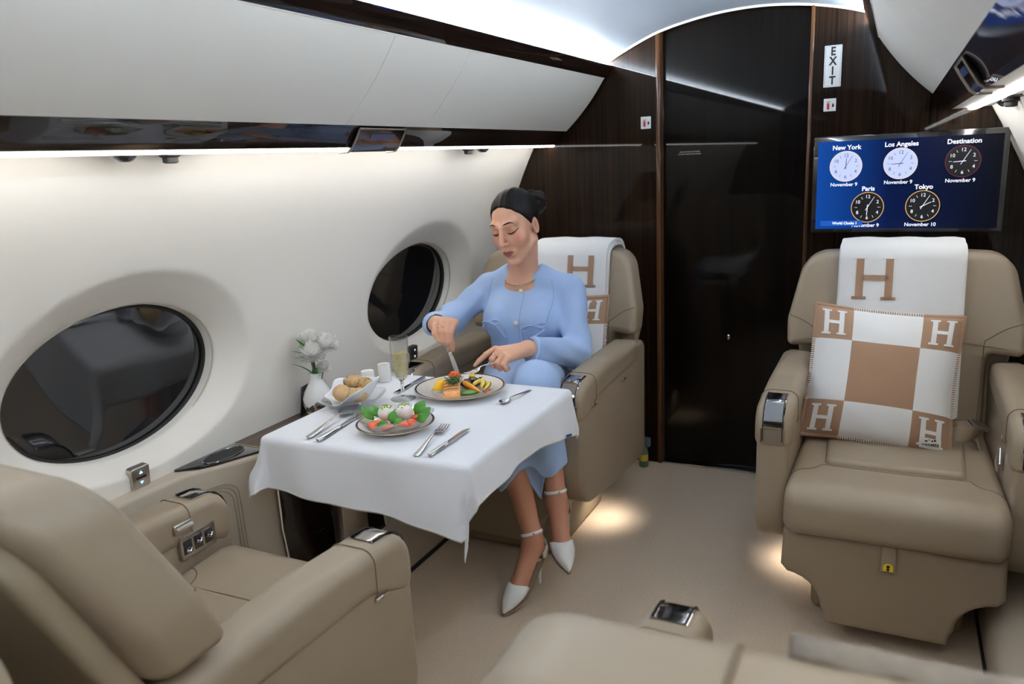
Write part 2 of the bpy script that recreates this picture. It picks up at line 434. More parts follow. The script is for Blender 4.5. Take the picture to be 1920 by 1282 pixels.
# low side panels, ledges ------------------------------------------------------
def ledge_front(y, sg):
    # the ledge is narrow beside the seats and bulges out into a console between them
    def s(t): t = max(0, min(1, t)); return t * t * (3 - 2 * t)
    k = s((y - 1.27) / 0.24) * (1 - s((y - 1.98) / 0.20))
    return 1.045 - 0.095 * k
ZL = 0.600
for sg, nm in ((-1, 'left'), (1, 'right')):
    ys = [Y0, -1.0, 0, 0.6, 1.0] + list(np.linspace(1.2, 1.52, 17)) + list(np.linspace(1.56, 1.94, 6)) + list(np.linspace(1.97, 2.22, 13)) + [2.5, 3.0, YB]
    rg = []
    for y in ys:
        xf = ledge_front(y, sg); xi = xf - 0.0
        rg.append([(sg * (xw(ZL) + 0.03), y, ZL), (sg * (xi + 0.008), y, ZL), (sg * (xi + 0.002), y, ZL - 0.004), (sg * xi, y, ZL - 0.012), (sg * (xi - 0.0), y, 0.36), (sg * (xi - 0.03), y, 0.10), (sg * (xi - 0.035), y, 0.0)])
    o = MB().rings(rg, close=False).build('baseboard_%s' % nm, M['side_leather'], angle=50)
    tag(o, kind='structure')
    # low kick panel where the hull curves in towards the floor, dark gap at its foot
    kp = [(0.848, 0.012), (0.850, 0.10), (0.858, 0.135), (0.885, 0.160), (0.94, 0.170), (1.02, 0.174)]
    q = MB(); q.rings([[(sg * x, y, z) for x, z in kp] for y in (Y0, 0.0, 1.0, 2.0, YB)], close=False); q.build('kick_panel', M['side_leather'], o, angle=50)
    q = MB(); q.rings([[(sg * x, y, z) for x, z in ((0.842, 0.0), (0.842, 0.014), (0.87, 0.014))] for y in (Y0, YB)], close=False); q.build('kick_gap', M['black_matte'], o, smooth=False)
    # wooden inlay on the console, gold line at its ends
    q = MB(); yy = np.linspace(1.515, 1.955, 12)
    q.rings([[(sg * (xw(ZL) + 0.005), y, ZL - 0.01), (sg * (xw(ZL) + 0.005), y, ZL + 0.004), (sg * (ledge_front(y, sg) + 0.004), y, ZL + 0.004), (sg * (ledge_front(y, sg) + 0.004), y, ZL - 0.01)] for y in yy], cap0=True, cap1=True)
    q.build('wood_inlay', M['wood_ledge'], o, angle=30)
    for y in (1.513, 1.957):
        q = MB(); q.box(*sorted((sg * (ledge_front(y, sg) + 0.004), sg * (xw(ZL) + 0.004))), y - 0.002, y + 0.002, ZL - 0.01, ZL + 0.0055)
        q.build('gold_line', M['gold'], o, smooth=False)
    # dark cabinet front below the console with a chrome edge
    q = MB(); q.rings([[(sg * (ledge_front(y, sg) - 0.006), y, 0.575), (sg * (ledge_front(y, sg) - 0.006), y, 0.36), (sg * (ledge_front(y, sg) - 0.038), y, 0.10), (sg * (ledge_front(y, sg) - 0.043), y, 0.0)] for y in np.linspace(1.52, 1.96, 9)], close=False)
    q.build('cabinet_front', M['wood_dark'], o, angle=60)
    for y in (1.515, 1.965):
        q = MB(); q.tube([(sg * (ledge_front(y, sg) - 0.006), y, 0.575), (sg * (ledge_front(y, sg) - 0.006), y, 0.36), (sg * (ledge_front(y, sg) - 0.038), y, 0.10), (sg * (ledge_front(y, sg) - 0.043), y, 0.0)], 0.005, 8)
        q.build('chrome_edge', M['chrome'], o)
    # recessed magazine-pocket outline on the side panel near the aft seat
    for k in range(3):
        a, b, c, d = 1.235 + k * 0.007, 1.415 - k * 0.007, 0.30, 0.545 - k * 0.008
        pts = rpoly([(a, c, 0), (b, c, 0), (b, d, 0.035), (a, d, 0.035)], 6)
        pts = pts[1:]
        q = MB(); q.tube([(sg * (ledge_front(y, sg) - 0.001 - max(0, (0.36 - z)) * 0.12), y, z) for y, z in pts], 0.0012, 6)
        q.build('pocket_seam', M['leather'], o)
# ================================================================ OVERHEAD BINS
BIN = {-1: dict(fl=(-0.71, 1.458), ft=(-0.537, 1.657), bt=(-0.500, 1.702), sb=(-0.752, 1.404), sh=0.0),
       1: dict(fl=(0.662, 1.504), ft=(0.482, 1.708), bt=(0.446, 1.752), sb=(0.702, 1.450), sh=0.045)}
def extr(pts, y0, y1, close=True):
    return MB().rings([[(x, y0, z) for x, z in pts], [(x, y1, z) for x, z in pts]], close=close, cap0=close, cap1=close)
def along(a, b, n=12, bow=0.0):
    """points from a to b bowed outwards by bow"""
    A, Bv = Vector(a), Vector(b); d = Bv - A; nn = Vector((-d.y, d.x)).normalized()
    return [tuple(A + d * t + nn * (bow * 4 * t * (1 - t))) for t in [i / n for i in range(n + 1)]]
M['screen_dim'] = mat('service_panel_glass', (0.010, 0.014, 0.022), 0.12, coat=1)
for sg, nm in ((-1, 'left'), (1, 'right')):
    b = BIN[sg]; s = sg
    root = empty('overhead_bin', (0, 0, 1.4), 0,
                 'pale grey overhead bin above the oval windows with dark glossy rails' if sg < 0 else 'pale grey overhead bin in the upper right corner above the screen', 'overhead bin')
    root_z = 1.4
    def part(mb, name, mm, parent=root, angle=40, smooth=True):
        o = mb.build(name, mm, None, angle, smooth)
        o.parent = parent
        if parent is root: o.matrix_parent_inverse = Matrix.Translation((0, 0, -root_z))
        return o
    # door panels, slightly bowed, with shadow gaps
    cuts = [Y0, -0.9, 0.1, 1.673, 2.050, YB - 0.018]
    n_in = Vector((-s, 0, -0.88)).normalized()
    for i in range(len(cuts) - 1):
        prof = along(b['fl'], b['ft'], 12, 0.010 * s)
        inner = [(x - n_in.x * 0.02, z - n_in.z * 0.02) for x, z in prof][::-1]
        o = part(extr(prof + inner, cuts[i] + 0.0008, cuts[i + 1] - 0.0008), 'bin_door', M['bin'], angle=35)
    # inner carcass behind the doors
    car = [(b['fl'][0] + s * 0.02, b['fl'][1]), (b['ft'][0] + s * 0.025, b['ft'][1]), (b['bt'][0] + s * 0.05, b['bt'][1] - 0.03), (s * 0.95, b['bt'][1] - 0.05), (s * 1.0, 1.48 + b['sh'])]
    part(extr(car, Y0 + 0.01, YB - 0.01), 'carcass', M['black_matte'], smooth=False)
    # upper dark rail
    p = along(b['ft'], b['bt'], 8, 0.004 * s)
    up = p + [(b['bt'][0] + s * 0.004, b['bt'][1] + 0.004), (b['bt'][0] + s * 0.03, b['bt'][1] - 0.004), (b['ft'][0] + s * 0.03, b['ft'][1])]
    part(extr(up, Y0, YB - 0.002), 'upper_rail', M['wood_dark'])
    # thin bright edge of the door against the rail
    part(MB().tube([(b['ft'][0] - s * 0.001, Y0, b['ft'][1] + 0.001), (b['ft'][0] - s * 0.001, YB - 0.018, b['ft'][1] + 0.001)], 0.0018, 6), 'edge_bead', M['white'])
    # lower dark rail, facing down and inwards
    p = along(b['fl'], b['sb'], 8, 0.004 * s)
    lo = p + [(b['sb'][0] + s * 0.02, b['sb'][1] - 0.003), (b['sb'][0] + s * 0.03, b['sb'][1] + 0.01), (b['fl'][0] + s * 0.03, b['fl'][1])]
    part(extr(lo, Y0, YB - 0.002), 'lower_rail', M['wood_dark'])
    # underside tray, holds the wash light
    zt = b['sb'][1] - 0.002
    part(extr([(b['sb'][0] + s * 0.018, zt), (s * 0.7695, zt + 0.002), (s * 0.7695, zt + 0.02), (b['sb'][0] + s * 0.018, zt + 0.012)], Y0, YB - 0.005), 'tray', M['bin'], smooth=False)
    part(extr([(s * 0.7725, zt - 0.004), (s * 0.779, zt - 0.006), (s * 0.793, zt - 0.006), (s * 0.800, zt - 0.004), (s * 0.800, zt + 0.012), (s * 0.7725, zt + 0.012)], Y0, YB - 0.005), 'wash_light', M['wash'], smooth=False)
    part(extr([(s * 0.801, zt + 0.002), (s * (xw(zt) + 0.004), zt + 0.004), (s * (xw(zt) + 0.004), zt + 0.012), (s * 0.801, zt + 0.012)], Y0, YB - 0.005), 'wall_rail', M['bin'], smooth=False)
    # cove light lens on the rail's top, hidden from below by its lip
    bx, bz = b['bt']
    ax, az = (arc[0] if s < 0 else arc[-1])
    part(extr([(bx + s * 0.005, bz + 0.0035), (bx + s * 0.033, bz + 0.016), (bx + s * 0.033, bz + 0.006), (bx + s * 0.006, bz - 0.003)], Y0, YB - 0.006), 'cove_light', M['led'], smooth=False)
    part(extr([(bx + s * 0.030, bz + 0.020), (bx + s * 0.075, bz + 0.022), (bx + s * 0.075, bz - 0.02), (bx + s * 0.030, bz + 0.006)], Y0, YB - 0.006), 'cove_back', M['ceiling'], smooth=False)
    # service panel with a small display, hung on the lower rail
    ya, yb = 1.735, 1.955
    fl, sb = Vector(b['fl']), Vector(b['sb']); d = (sb - fl).normalized(); nr = Vector((d.y, -d.x)) * (-1)
    if nr.y > 0: nr = -nr
    def on(t, off): q = fl + (sb - fl) * t + nr * off; return (q.x, q.y)
    sp = [on(0.12, 0.003), on(0.5, 0.006), on(1.0, 0.008), on(1.18, 0.004), on(1.18, -0.004), on(1.0, 0.0), on(0.12, -0.003)]
    o = part(extr(sp, ya, yb), 'service_panel', M['black'])
    fr = MB()
    for y in (ya, yb): fr.tube([(x, y, z) for x, z in sp[:4]] + [(sp[3][0] + s * 0.03, y, sp[3][1])], 0.003, 6)
    fr.tube([(*sp[0][:1], ya, sp[0][1]), (*sp[0][:1], yb, sp[0][1])], 0.003, 6)
    part(fr, 'panel_frame', M['satin'], o)
    pd = [on(0.32, 0.0065), on(0.55, 0.0078), on(0.55, 0.0062), on(0.32, 0.005)]
    part(extr(pd, ya + 0.06, yb - 0.05), 'display', mat('small_display', (0.01, 0.02, 0.05), 0.2, emit=(0.05, 0.10, 0.22), estr=0.15), o)
    # reading lights and air nozzles on slim plates
    for y0_, kinds in ((1.16, (0, 1)), (2.585, (1, 0))):
        zb = zt
        pl = part(MB().rbox(*sorted((s * 0.808, s * 0.852)), y0_ - 0.16, y0_ + 0.16, zb - 0.003, zb + 0.002, 0.001, 1), 'nozzle_plate', M['black'])
        for k, kind in enumerate(kinds):
            yy = y0_ + (-0.055 if k == 0 else 0.055)
            q = MB(); T = Matrix.Translation((s * 0.830, yy, zb - 0.002))
            if kind: q.lathe([(0.022, 0.0), (0.022, -0.006), (0.016, -0.010), (0.016, -0.020), (0.010, -0.022)], 20, M=T)
            else: q.lathe([(0.024, 0.0), (0.022, -0.008), (0.012, -0.016), (0.004, -0.017)], 20, M=T)
            part(q, 'air_nozzle' if kind else 'reading_light', M['black'] if not kind else M['black_matte'], pl)
# ================================================================ SEATS
def make_seat(loc, rz, recline, label, controls=None, fwd=0.0, ext=0.0, drop=None, lever=0):
    root = empty('lounge_seat', loc, rz, label, 'seat', 'club seats of the cabin')
    L = M['leather']
    tr = math.tan(math.radians(recline))
    # ---- base plinth
    m = MB(); m.rbox(-0.20, 0.20, 0.12, 0.60, 0.0, 0.22, 0.02, 3)
    m.build('base', M['shell'], root)
    # ---- seat cushion: side profile swept across, crowned, soft front roll
    prof = rpoly([(-0.115 + ext, 0.335, 0.045), (-0.115 + ext, 0.487, 0.062), (0.30, 0.462, 0.3), (0.64, 0.440, 0.02), (0.64, 0.335, 0.02)], 8)
    m = MB()
    m.slab(prof, -0.262, 0.262, 0.035, lambda u, v, w: (w, u, v - 0.010 * max(0, (v - 0.40)) / 0.08 * (abs(w) / 0.26) ** 3), 6)
    cush = m.build('seat_cushion', L, root, 60)
    # raised centre panel, framed by side bolsters
    m = MB()
    m.slab(rpoly([(-0.175, 0.105 + ext, 0.02), (0.175, 0.105 + ext, 0.02), (0.20, 0.60, 0.02), (-0.20, 0.60, 0.02)], 4), 0.43, 0.487, 0.016,
           lambda u, v, w: (u, v, w - 0.078 * max(0, (v - 0.05)) ** 1.0 + 0.002 * math.cos(u * 40) * math.sin(v * 9)), 4)
    m.build('seat_panel', L, cush, 60)
    for sx in (-1, 1):
        seam('seam', cush, [(sx * 0.180, 0.100 + ext, 0.5), (sx * 0.205, 0.055 + ext, 0.5), (sx * 0.255, 0.03 + ext, 0.5)], (0, 0, -1), M['leather_edge'])
    seam('seam', cush, [(-0.180, 0.098 + ext, 0.5), (0, 0.092 + ext, 0.5), (0.180, 0.098 + ext, 0.5)], (0, 0, -1), M['leather_edge'])
    # ---- foot rest: flared apron under the cushion
    ol = [(-0.262, 0.335), (-0.268, 0.22)] + [(-0.262 + 0.100 * math.sin(t) ** 1.0 * (1) , 0.20 - 0.10 * (1 - math.cos(t))) for t in np.linspace(0.1, PI / 2, 8)] + [(-0.155, 0.085), (-0.150, 0.052)]
    ol = ol + [(-x, z) for x, z in ol[::-1]]
    m = MB()
    m.slab(ol, -0.075 + ext, 0.10 + ext, 0.018, lambda u, v, w: (u, w + (0.33 - v) * 0.13, v), 5)
    foot = m.build('footrest', L, root, 60)
    m = MB(); m.rbox(-0.017, 0.017, -0.084 + ext, -0.068 + ext, 0.262, 0.335, 0.003, 2)
    st = m.build('pull_strap', L, foot)
    m = MB(); m.slab(rpoly([(-0.0115, 0.268, 0.0), (0.0115, 0.268, 0.0), (0.0115, 0.289, 0.010), (-0.0115, 0.289, 0.010)], 5), -0.0862 + ext, -0.083 + ext, 0.0008, lambda u, v, w: (u, w, v), 2)
    tg = m.build('badge', mat('yellow_badge', srgb(246, 214, 30), 0.5), st)
    m = MB(); T = Matrix.Translation((0, -0.0866 + ext, 0))
    m.ball((0, 0, 0.2815), (0.0045, 0.0006, 0.0042), 10, 6, M=T); m.box(-0.0022, 0.0022, -0.0004, 0.0004, 0.269, 0.279, M=T); m.box(-0.005, 0.005, -0.0004, 0.0004, 0.2725, 0.2745, M=T)
    m.build('emblem', M['black_matte'], st)
    # ---- armrests
    for sx in (-1, 1):
        dz_, dy_ = (drop[1], drop[2]) if drop and drop[0] == sx else (0.0, 0.0)
        AT = lambda p: (p[0], p[1] + dy_, p[2] + dz_)
        out = rpoly([(0.004, 0.640, 0.055), (0.0, 0.25, 0.11), (0.30, 0.215, 0.2), (0.69, 0.185, 0.05), (0.70, 0.66, 0.04)], 8)
        m = MB(); m.slab(out, 0.262, 0.350, 0.016, lambda u, v, w: AT((sx * (w), u, v)), 5)
        arm = m.build('armrest', L, root, 60)
        # padded top, separate roll with a seam towards the cap
        pad = rpoly([(-0.004, 0.660, 0.070), (-0.004, 0.515, 0.032), (0.14, 0.575, 0.08), (0.60, 0.590, 0.032), (0.60, 0.678, 0.032), (0.26, 0.678, 0.4)], 9)
        m = MB(); m.slab(pad, 0.254, 0.356, 0.028, lambda u, v, w: AT((sx * w, u, v)), 6)
        pd = m.build('arm_pad', L, arm, 60)
        m = MB()
        ring = [(w, z) for w, z in rpoly([(0.2535, 0.568, 0.02), (0.3565, 0.568, 0.02), (0.3565, 0.6700, 0.028), (0.2535, 0.6700, 0.028)], 6)]
        m.tube([AT((sx * w, 0.125, z)) for w, z in ring], 0.0013, 6, close=True); m.build('seam', M['leather_edge'], pd)
        for yl in (0.09, 0.40):
            q = MB(); q.rbox(*sorted((sx * 0.3565, sx * 0.350)), yl, yl + 0.038, 0.566, 0.573, 0.0015, 1)
            for v_ in range(len(q.v)): q.v[v_] = AT(q.v[v_])
            q.build('latch', M['satin'], arm)
        # bright metal cap wrapped over the front of the arm
        capm = MB()
        def capfn(t, w):
            # t runs from the top over the front edge down
            # pad front corner: arc of radius 0.07 about (0.066, 0.59)
            R = 0.0728; cy, cz = 0.0660, 0.5950
            if t < 0: return AT((w, cy - t, cz + R - t * 0.066))
            q = R * PI / 2
            if t < q:
                a = t / R; return AT((w, cy - R * math.sin(a), cz + R * math.cos(a)))
            t -= q; return AT((w, cy - R, cz - t))
        def strip(t0, t1, w0, w1, off=0.0, nn=14):
            rg = []
            for i in range(nn + 1):
                t = t0 + (t1 - t0) * i / nn
                a = capfn(t, 0)
                rg.append([(sx * w0, a[1] + 0.004, a[2] - 0.002), (sx * (w0 + 0.004), a[1], a[2]), (sx * (w1 - 0.004), a[1], a[2]), (sx * w1, a[1] + 0.004, a[2] - 0.002)])
            capm.rings(rg, close=False)
        strip(-0.030, 0.112, 0.276, 0.334, nn=22)
        strip(0.115, 0.155, 0.274, 0.338)
        capm.build('metal_cap', M['cap'], arm)
        m = MB(); p0 = [capfn(t, 0) for t in (-0.028, 0.0, 0.022, 0.045, 0.07, 0.095, 0.12, 0.15)]
        for w in (0.280, 0.332): m.tube([(sx * w, a[1] - 0.001, a[2] + 0.0008) for a in p0], 0.0014, 5)
        m.build('cap_groove', M['black_matte'], arm)
    # ---- backrest: narrow between the arms, broad wings above them
    lean = lambda z: 0.555 - fwd + (z - 0.45) * tr
    ol = rpoly([(-0.245, 0.43, 0.03), (0.245, 0.43, 0.03), (0.247, 0.692, 0.014), (0.343, 0.690, 0.022), (0.346, 0.78, 0.08), (0.300, 0.995, 0.085), (0.0, 1.008, 0.5), (-0.300, 0.995, 0.085), (-0.346, 0.78, 0.08), (-0.343, 0.690, 0.022), (-0.247, 0.692, 0.014)], 9)
    m = MB()
    def bf(u, v, w):
        wing = max(0.0, (abs(u) - 0.16) / 0.18) ** 2
        front = max(0.0, 1 - (w) / 0.05)
        return (u, lean(v) + w - 0.030 * wing * (1.0 if v > 0.68 else 0.2), v)
    m.slab(ol, 0.0, 0.125, 0.028, bf, 6, bulge0=0.012)
    back = m.build('backrest', L, root, 60)
    # broad back shell
    m = MB()
    sh = rpoly([(-0.240, 0.25, 0.03), (0.240, 0.25, 0.03), (0.325, 0.70, 0.05), (0.285, 0.965, 0.09), (-0.285, 0.965, 0.09), (-0.325, 0.70, 0.05)], 8)
    m.slab(sh, 0.10, 0.150, 0.018, lambda u, v, w: (u, lean(v) + w, v), 5)
    m.build('back_shell', M['shell'], back, 60)
    for sx in (-1, 1):
        seam('seam', back, [(sx * 0.338, 0, 0.795), (sx * 0.29, 0, 0.775), (sx * 0.235, 0, 0.735)], (0, 1, 0), M['leather_edge'], n=30)
        seam('seam', back, [(sx * 0.235, 0, 0.735), (sx * 0.232, 0, 0.60), (sx * 0.228, 0, 0.47)], (0, 1, 0), M['leather_edge'], n=30)
    # small chrome recline lever on the inner face of one arm
    if lever:
        q = MB(); q.slab(rpoly([(0.165, 0.500, 0.003), (0.185, 0.462, 0.003), (0.205, 0.500, 0.003), (0.185, 0.545, 0.003)], 3), 0.250, 0.256, 0.0015, lambda u, v, w: (lever * w, u, v), 2)
        lv = q.build('lever_plate', M['chrome'], root)
        q = MB(); q.tube([(lever * 0.249, 0.185, 0.53), (lever * 0.245, 0.183, 0.50), (lever * 0.249, 0.182, 0.475)], 0.004, 8); q.build('lever', M['satin'], lv)
        q = MB(); q.ball((lever * 0.254, 0.19, 0.565), (0.003, 0.006, 0.009), 10, 6); q.build('button', M['satin'], root)
    if controls:
        sx = controls
        q = MB(); q.rbox(*sorted((sx * 0.246, sx * 0.254)), 0.010, 0.062, 0.558, 0.582, 0.002, 1)
        a = q.build('ashtray', M['satin'], root)
        q = MB(); q.tube([(sx * 0.2455, 0.014, 0.57), (sx * 0.2455, 0.058, 0.57)], 0.005, 8); q.build('tab', M['chrome'], a)
        q = MB(); q.rbox(*sorted((sx * 0.250, sx * 0.262)), -0.052, 0.050, 0.490, 0.546, 0.003, 2)
        sp_ = q.build('switch_panel', M['satin'], root)
        for k in range(3):
            y = -0.044 + k * 0.031
            q = MB(); q.rbox(*sorted((sx * 0.2485, sx * 0.252)), y, y + 0.026, 0.500, 0.537, 0.002, 1); q.build('switch_well', M['black'], sp_)
            q = MB(); q.tube([(sx * 0.2465, y + 0.005, 0.522 - 0.010 * (k == 2)), (sx * 0.243, y + 0.013, 0.517 - 0.010 * (k == 2)), (sx * 0.2465, y + 0.021, 0.522 - 0.010 * (k == 2))], 0.0035, 8); q.build('lever', M['chrome'], sp_)
    return root
seat_a = make_seat((0.605, 2.125, 0), 0, 12, 'beige leather seat by the bulkhead screen, holding a checked cushion and blanket', lever=1)
seat_b = make_seat((-0.622, 2.140, 0), 0, 12, 'beige leather seat the woman in blue sits in', ext=0.115)
seat_c = make_seat((-0.605, 1.160, 0), PI, 22, 'empty beige leather seat in the lower left corner, facing the dining table', controls=1, fwd=0.18, drop=(1, -0.058, -0.115))
seat_d = make_seat((0.605, 1.115, 0), PI, 14, 'beige leather seat seen from above its backrest at the bottom right', fwd=0.10)
# upholstery join down the nearest backrest
for ch in seat_d.children:
    if ch.name.startswith('backrest'):
        seam('seam', ch, [(0.118, 0.50, 1.2), (0.118, 0.60, 1.2), (0.118, 0.72, 1.2)], (0, 0, -1), M['leather_edge'], r=0.003)
        for sh_ in ch.children:
            if sh_.name.startswith('back_shell'): seam('seam', sh_, [(0.118, 1.0, 0.955), (0.118, 1.0, 0.80), (0.118, 1.0, 0.50)], (0, -1, 0), M['leather_edge'], r=0.003)
seat_e = make_seat((-0.385, -0.43, 0), 0, 8, 'beige leather seat back just showing in the bottom left corner of the photo')
# ================================================================ TABLE AND CLOTH
M['linen'] = mat('white_linen', srgb(236, 238, 243), 0.8, bump=0.12, bscale=600, spec=0.15, sheen=0.1)
TX0, TX1, TY0, TY1, TZ = -0.868, -0.272, 1.425, 2.03, 0.686
tb = empty('dining_table', (-0.6, 1.72, 0), 0, 'fold-out dining table between the two facing seats, hidden under a white cloth', 'table')
def tpart(mb, name, mm, angle=40):
    o = mb.build(name, mm, tb, angle); o.matrix_parent_inverse = Matrix.Translation((0.6, -1.72, 0)); return o
m = MB(); m.slab(rpoly([(TX0, TY0, 0.01), (TX1, TY0, 0.03), (TX1, TY1, 0.03), (TX0, TY1, 0.01)], 5), TZ - 0.030, TZ - 0.0015, 0.006, lambda u, v, w: (u, v, w), 3)
tpart(m, 'table_top', M['wood_ledge'])
m = MB(); m.rbox(-0.885, -0.845, 1.66, 1.78, 0.0, TZ - 0.031, 0.006, 2); tpart(m, 'support_post', M['satin'])

def cloth():
    hx0, hx1, hy0, hy1 = 0.078, 0.125, 0.175, 0.03      # overhang per side
    bx0, bx1, by0, by1 = TX0 - hx0, TX1 + hx1, TY0 - hy0, TY1 + hy1
    nx, ny = 96, 104
    rr = 0.016
    rnd = random.Random(3)
    V = []; idx = {}
    for j in range(ny + 1):
        for i in range(nx + 1):
            fu, fv = i / nx, j / ny
            b0 = TY0 - 0.150 - 0.058 * fu ** 2; b1x = TX1 + 0.088 + 0.055 * (1 - fv) ** 3 + 0.075 * fv ** 4
            u = bx0 + (b1x - bx0) * fu; v = b0 + (by1 - b0) * fv
            cr = 0.025
            cx = min(max(u, TX0), TX1 - cr * 0); cy = min(max(v, TY0), TY1)
            dx, dy = u - cx, v - cy
            d = math.hypot(dx, dy)
            z = TZ + 0.0008 * math.sin(u * 31 + v * 9) * math.sin(v * 23)
            x, y = u, v
            if d > 1e-6:
                nxv, nyv = dx / d, dy / d
                corner = min(1.0, abs(dx * dy) / 0.006)
                if d < rr * PI / 2:
                    a = d / rr; h = rr * math.sin(a); z = TZ - rr * (1 - math.cos(a))
                else:
                    q = d - rr * PI / 2
                    flare = (0.10 - 0.06 * corner) if dx >= 0 else (0.12 + 0.22 * corner)
                    along_ = u * 1.0 + v * 1.0 if corner > 0 else (u if abs(dy) > 0 else v)
                    rip = (0.008 * math.sin(along_ * 17 + 0.6) + 0.003 * math.sin(along_ * 41)) * min(1, q / 0.10) * (1 - 0.6 * corner)
                    h = rr + q * flare + rip; z = TZ - rr - q * 0.985
                # corner folds swing towards a drape
                x, y = cx + nxv * h, cy + nyv * h
                if corner > 0 and dy < 0:
                    th = math.atan2(abs(dy), abs(dx))
                    x += 0.30 * max(0.0, d - 0.05) * corner * (-0.30 if dx > 0 else 0.0) + 0.010 * math.sin(th * 6) * corner * min(1, d / 0.15)
            V.append((x, y, z))
    F = [(j * (nx + 1) + i, j * (nx + 1) + i + 1, (j + 1) * (nx + 1) + i + 1, (j + 1) * (nx + 1) + i) for j in range(ny) for i in range(nx)]
    me = bpy.data.meshes.new('tablecloth'); me.from_pydata(V, [], F)
    o = link_mesh('tablecloth', me, M['linen'], None, 180)
    sm = o.modifiers.new('sol', 'SOLIDIFY'); sm.thickness = 0.0012; sm.offset = -1
    tag(o, 'white linen tablecloth draped over the dining table with hanging corners', 'tablecloth')
    # hem line along the free edges
    def edge(ids): return [Vector(V[k]) + Vector((0, 0, 0.004)) for k in ids]
    W = nx + 1
    near = edge([0 * W + i for i in range(W)]); right = edge([j * W + nx for j in range(ny + 1)])
    q = MB(); q.tube(near, 0.0012, 5); q.tube(right, 0.0012, 5); q.build('hem', mat('hem_thread', srgb(226, 224, 212), 0.8), o)
    # small blue woven tag on the edge beside the far corner
    k = V[(ny - 9) * W + nx]; k2 = V[(ny - 15) * W + nx]
    a, b_ = Vector(k), Vector(k2); upv = Vector((0, 0, 0.009))
    off = Vector((0.0016, 0, 0))
    q = MB(); q.add([a + upv * 0.3 + off, b_ + upv * 0.3 + off, b_ + upv * 1.2 + off, a + upv * 1.2 + off], [(0, 1, 2, 3)])
    q.build('woven_tag', mat('tag_blue', srgb(70, 90, 160), 0.8, var=0.5, vscale=400), o, smooth=False)
    return o
cloth_o = cloth()
ZT = TZ + 0.0012

# ---------------------------------------------------------------- plates
M['china'] = mat('ivory_china', srgb(238, 233, 222), 0.12, coat=0.6, spec=0.5)
M['rimdark'] = mat('rim_charcoal', srgb(38, 34, 38), 0.25)
M['rimgold'] = mat('rim_gold', srgb(150, 120, 70), 0.3, metal=0.6)
def plate(name, c, R, label):
    root = empty(name, (c[0], c[1], ZT), 0, label, 'plate')
    p = [(0.001, 0.002), (R * 0.50, 0.002), (R * 0.56, 0.0), (R * 0.60, 0.002), (R * 0.64, 0.007), (R * 0.97, 0.0175), (R, 0.0195), (R * 0.995, 0.021), (R * 0.95, 0.0205), (R * 0.66, 0.0115), (R * 0.60, 0.0075), (R * 0.5, 0.006), (0.001, 0.006)]
    MB().lathe(p, 72).build('dish', M['china'], root, 50)
    def ring(r, z, w, mm, nm):
        MB().rings([[(rr * math.cos(2 * PI * j / 72), rr * math.sin(2 * PI * j / 72), zz) for j in range(72)] for rr, zz in ((r - w, z - w * 0.25), (r, z + 0.0004), (r + w, z + w * 0.05))]).build(nm, mm, root)
    ring(R * 0.965, 0.0213, 0.0022, M['rimdark'], 'rim_band'); ring(R * 0.995, 0.0207, 0.0009, M['rimgold'], 'gold_edge')
    ring(R * 0.62, 0.0098, 0.0007, M['rimgold'], 'gold_line')
    return root
PC = (-0.560, 1.905); plate('dinner_plate', PC, 0.135, 'large ivory plate of salmon and vegetables with a dark rim line')
SC = (-0.563, 1.572); plate('side_plate', SC, 0.102, 'smaller ivory plate under the glass salad dish')

# ---------------------------------------------------------------- cutlery: local +Y from handle end to tip
def place(o, p, q, z, roll=0.0):
    d = Vector((q[0] - p[0], q[1] - p[1]))
    o.location = (p[0], p[1], z); o.rotation_euler = (0, 0, math.atan2(d.y, d.x) - PI / 2)
    return o
def flatbar(pts):
    """pts: (y, half width, z, half thickness) -> lens-shaped bar"""
    mb = MB(); rg = []
    for y, w, z, t in pts:
        rg.append([(w * math.cos(a), y, z + t * math.sin(a)) for a in [2 * PI * k / 12 for k in range(12)]])
    mb.rings(rg, True, True, True); return mb
def spoon(name, L, label, group=None):
    root = empty(name, (0, 0, 0), 0, label, 'spoon', group); k = L / 0.21
    flatbar([(0.0, 0.003 * k, 0.002, 0.0012), (0.004 * k, 0.0085 * k, 0.002, 0.0016), (0.03 * k, 0.0075 * k, 0.003, 0.0017), (0.09 * k, 0.0035 * k, 0.009 * k, 0.0017), (0.135 * k, 0.003 * k, 0.011 * k, 0.0018), (0.150 * k, 0.004 * k, 0.009 * k, 0.0015)]).build('handle', M['steel'], root)
    rg = []
    n = 20
    for s_ in (1.0, 0.85, 0.6, 0.3, 0.05):
        rg.append([(0.020 * k * s_ * math.sin(a), 0.178 * k - 0.032 * k * s_ * math.cos(a) , 0.0095 * k - 0.0085 * k * (1 - s_ ** 2)) for a in [2 * PI * j / n for j in range(n)]])
    rg2 = [[(x, y, z - 0.0012) for x, y, z in r] for r in rg]
    mb = MB().rings(rg2[::-1] + rg, True, True, True)
    mb.build('bowl', M['steel'], root, 60)
    return root
